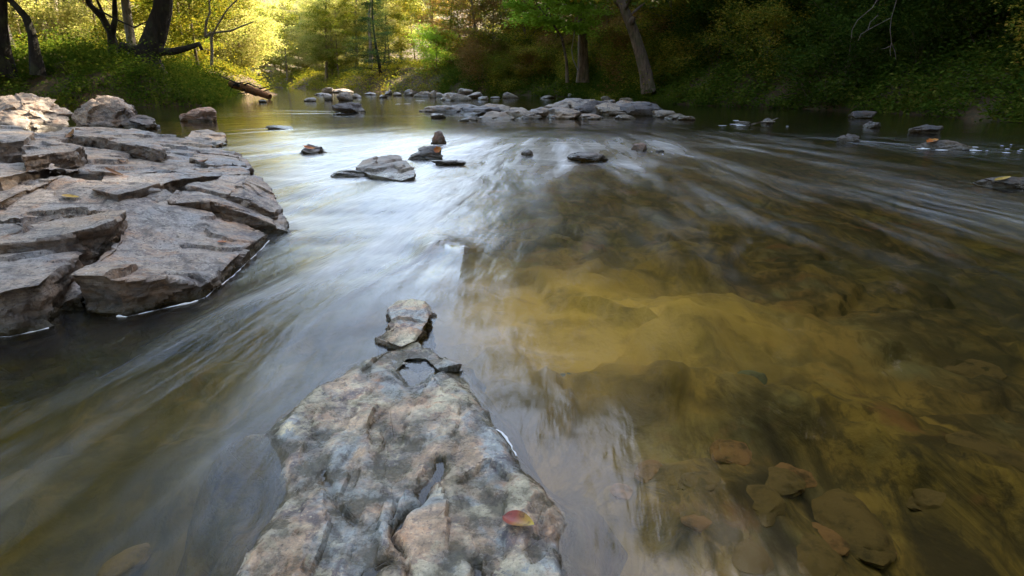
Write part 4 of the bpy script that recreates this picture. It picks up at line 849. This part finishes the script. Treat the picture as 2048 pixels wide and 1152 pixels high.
o0 = P(1535, 246, .03); tw = empty('twig', o0); tag(tw, 'thin pale twig caught on the small dark stone', 'twig')
v, f = tubes([([np.array(P(1503, 249, .02)) - o0, np.array(P(1522, 244, .05)) - o0, np.array(P(1550, 243, .12)) - o0], [.016, .013, .008], 5), ([np.array(P(1540, 243, .09)) - o0, np.array(P(1556, 236, .16)) - o0], [.010, .006], 5)]); link('stem', mesh_np('stem', v, f), M['bark_pale'], tw)
o0 = Q(1150, 140, 25.6); vn = empty('vine', o0); tag(vn, 'thin pale vine hanging beside the straight trunk', 'vine')
p = local(chain([(1153,-20,25.6),(1152,30,25.6),(1148,70,25.6),(1143,100,25.6),(1146,118,25.6),(1155,140,25.6)]), o0); v, f = tubes([(p, [.022, .022, .024, .026, .024, .02], 6)]); link('stem', mesh_np('stem', v, f), M['bark_pale'], vn)
# ------------------------------------------------------------------ fallen leaves, foam
def flat_leaf_mat(name, a, b, c):
    n = NT(name); w = n.coord('Object'); sp = n.n('ShaderNodeSeparateXYZ'); n.l(w, sp.inputs[0])
    col = n.mix(n.ramp(n.math('ADD', sp.outputs[0], n.math('MULTIPLY', n.noise(w, 40, 3), 0.02)), [(0.0, 0), (0.035, 1)]), a, b)
    col = n.mix(n.ramp(n.noise(w, 90, 4), [(0.55, 0), (0.7, 0.8)]), col, c); n.bsdf(col, 0.45, n.bump(n.noise(w, 60, 3), 0.4, 0.003)); return n.m
M['fallen'] = flat_leaf_mat('fallen_leaf', (0.26, 0.045, 0.025), (0.46, 0.33, 0.06), (0.07, 0.02, 0.01))
M['fallen_b'] = flat_leaf_mat('brown_leaf', (0.22, 0.09, 0.03), (0.30, 0.14, 0.04), (0.06, 0.03, 0.015))
M['fallen_o'] = flat_leaf_mat('orange_leaf', (0.45, 0.12, 0.02), (0.50, 0.20, 0.03), (0.15, 0.05, 0.02))
M['fallen_y'] = flat_leaf_mat('yellow_leaf', (0.42, 0.26, 0.05), (0.50, 0.32, 0.07), (0.18, 0.10, 0.03))
dg0 = None
def leaf_shape(L, W, curl=0.12, lobed=False):
    n = 11; v, f = [], []
    for i in range(n):
        t = i / (n - 1); w = W * (math.sin(math.pi * t ** 0.8) ** 0.8 if 0 < t < 1 else 0.02)
        if lobed: w *= 0.55 + 0.6 * abs(math.sin(t * 9.5))
        z = curl * L * (t - .5) ** 2 * 2
        for s in (-1, -.5, 0, .5, 1): v.append(((t - .5) * L, s * w * .5, z + abs(s) * w * 0.22 * (1 if curl > 0 else -1)))
    return mesh_np('leaf', np.array(v), grid_faces(n, 5))
def surf_z(x, y, names=('foreground_rock', 'small_rock')):
    dg = bpy.context.evaluated_depsgraph_get(); h = SC.ray_cast(dg, Vector((x, y, 1.2)), Vector((0, 0, -1)))
    return h
def fallen(px, py, zg, L, W, mat, label, rz, lobed=False, tilt=(0, 0), lift=0.006, curl=0.12):
    hit = None; dg = bpy.context.evaluated_depsgraph_get(); dg.update()
    d = Vector(ray(px, py)).normalized(); ok, loc, nrm, _, ob, _ = SC.ray_cast(dg, Vector((0, 0, CAM_H)), d)
    if ok and ob.name.startswith('water'):
        loc = loc + d * 1e-3
        ok2, loc2, nrm2, _, ob2, _ = SC.ray_cast(dg, loc, d)
        if ok2 and (loc2 - loc).length < 0.03: loc, nrm = loc2, nrm2
    o = link('fallen_leaf', leaf_shape(L, W, curl, lobed), mat); o.location = loc + Vector((0, 0, lift)); 
    q = Vector((0, 0, 1)).rotation_difference((nrm + Vector((0, 0, 1.0))).normalized()) if tilt == (0, 0) else Matrix.Rotation(tilt[0], 3, 'X').to_quaternion()
    o.rotation_mode = 'QUATERNION'; o.rotation_quaternion = q @ Matrix.Rotation(rz, 3, 'Z').to_quaternion()
    tag(o, label, 'leaf'); return o
fallen(1037, 1050, 0, 0.058, 0.034, M['fallen'], 'red leaf with a yellow edge on the blotched foreground rock', -0.5)
fallen(142, 397, 0, 0.085, 0.03, M['fallen_y'], 'dull yellow leaf lying on the pale blue rock back', -0.1)
fallen(445, 488, 0, 0.04, 0.03, M['fallen_o'], 'small orange lobed leaf on the flat bluish slab', 0.3, True)
fallen(228, 347, 0, 0.09, 0.022, M['fallen_b'], 'long curled brown leaf on the step of the ledge', 0.15, curl=0.2)
fallen(243, 325, 0, 0.05, 0.03, M['fallen_b'], 'tiny dry brown leaf on the upper slab', 0.5, curl=0.4)
fallen(408, 326, 0, 0.08, 0.05, M['fallen_b'], 'reddish brown leaf near the far end of the ledge', 0.2, curl=0.5)
fallen(146, 272, 0, 0.10, 0.08, M['fallen_b'], 'dark folded leaf on the pink flake', 0.9, curl=0.6)
fallen(876, 306, 0, 0.075, 0.06, M['fallen_o'], 'upright orange leaf caught on the jagged dark rock', 0.4, True, (1.2, 0), 0.03)
fallen(619, 298, 0, 0.13, 0.05, M['fallen_o'], 'wet orange leaf clinging to the small dark rock', 0.1, curl=0.3)
fallen(1865, 284, 0, 0.14, 0.09, M['fallen_o'], 'orange leaf on the long low tan stone', 0.2, True)
fallen(2005, 360, 0, 0.12, 0.04, M['fallen_y'], 'wet yellow leaf on the dark flat rock', 0.1)
def foam_strip(pts, w, label):
    p = [np.array([P(*q)[0] + (0.012 if len(q) > 2 else 0), P(*q)[1] - (0.022 if len(q) > 2 else 0), 0.01]) for q in pts]; r2 = np.random.RandomState(len(pts)); out = []
    for a, b in zip(p[:-1], p[1:]):
        for t in np.linspace(0, 1, 14, endpoint=False): out.append(a + (b - a) * t)
    out.append(p[-1]); out = np.array(out); nn = fbm(out * 14, 3)
    v, f = tubes([(out + np.stack([nn * .006, nn * .006, nn * 0], 1), np.clip(w * (0.35 + 1.5 * nn), 0.0003, .012), 6)])
    v[:, 2] = water_z(v[:, 0], v[:, 1]) + 0.002 + (v[:, 2] - .01) * .5
    o = link('foam', mesh_np('foam', v, f), M['foam']); tag(o, label, 'foam', kind='stuff')
foam_strip([(215,555,.12),(235,556,.12),(331,551,.10),(372,560,.075),(405,573,.035)], .005, 'thin white foam line along the foot of the bluish slab')
foam_strip([(-60,592,.115),(0,590,.115),(76,571,.122)], .004, 'thin white foam line along the foot of the tan block')
foam_strip([(408,574,.03),(436,549,.035),(462,522,.05),(499,491,.045),(534,467,.03)], .003, 'thin foam edge beside the slanting side of the bluish slab')
foam_strip([(970,838),(1000,868),(1022,896),(1032,915)], .003, 'thin foam edge along the blotched foreground rock')
r4 = np.random.RandomState(8); V, F, o_ = [], [], 0
for i in range(36):
    px, py = (r4.uniform(1845, 2048), r4.normal(297, 5)) if i < 22 else (r4.uniform(1420, 1580), r4.normal(250, 4)) if i < 28 else (r4.uniform(780, 960), r4.normal(204, 3))
    c = np.array(P(px, py, .009)); a = np.linspace(0, 6.28, 9)[:-1]; s = r4.uniform(.012, .05) * (c[1] / 9)
    ring = np.stack([c[0] + np.cos(a) * s * r4.uniform(.8, 2.2) , c[1] + np.sin(a) * s * r4.uniform(.6, 1.4, 8), np.full(8, .006)], 1)
    ring[:, 2] += water_z(c[0], c[1])[0] + .003; c[2] += water_z(c[0], c[1])[0] + .003
    V += [ring, c[None] + [[0, 0, .001]]]; F += [[o_ + j, o_ + (j + 1) % 8, o_ + 8] for j in range(8)]; o_ += 9
tag(link('foam', mesh_np('foam', np.concatenate(V), np.array(F)), M['foam']), 'small white foam flecks drifting on the shaded water', 'foam', kind='stuff')
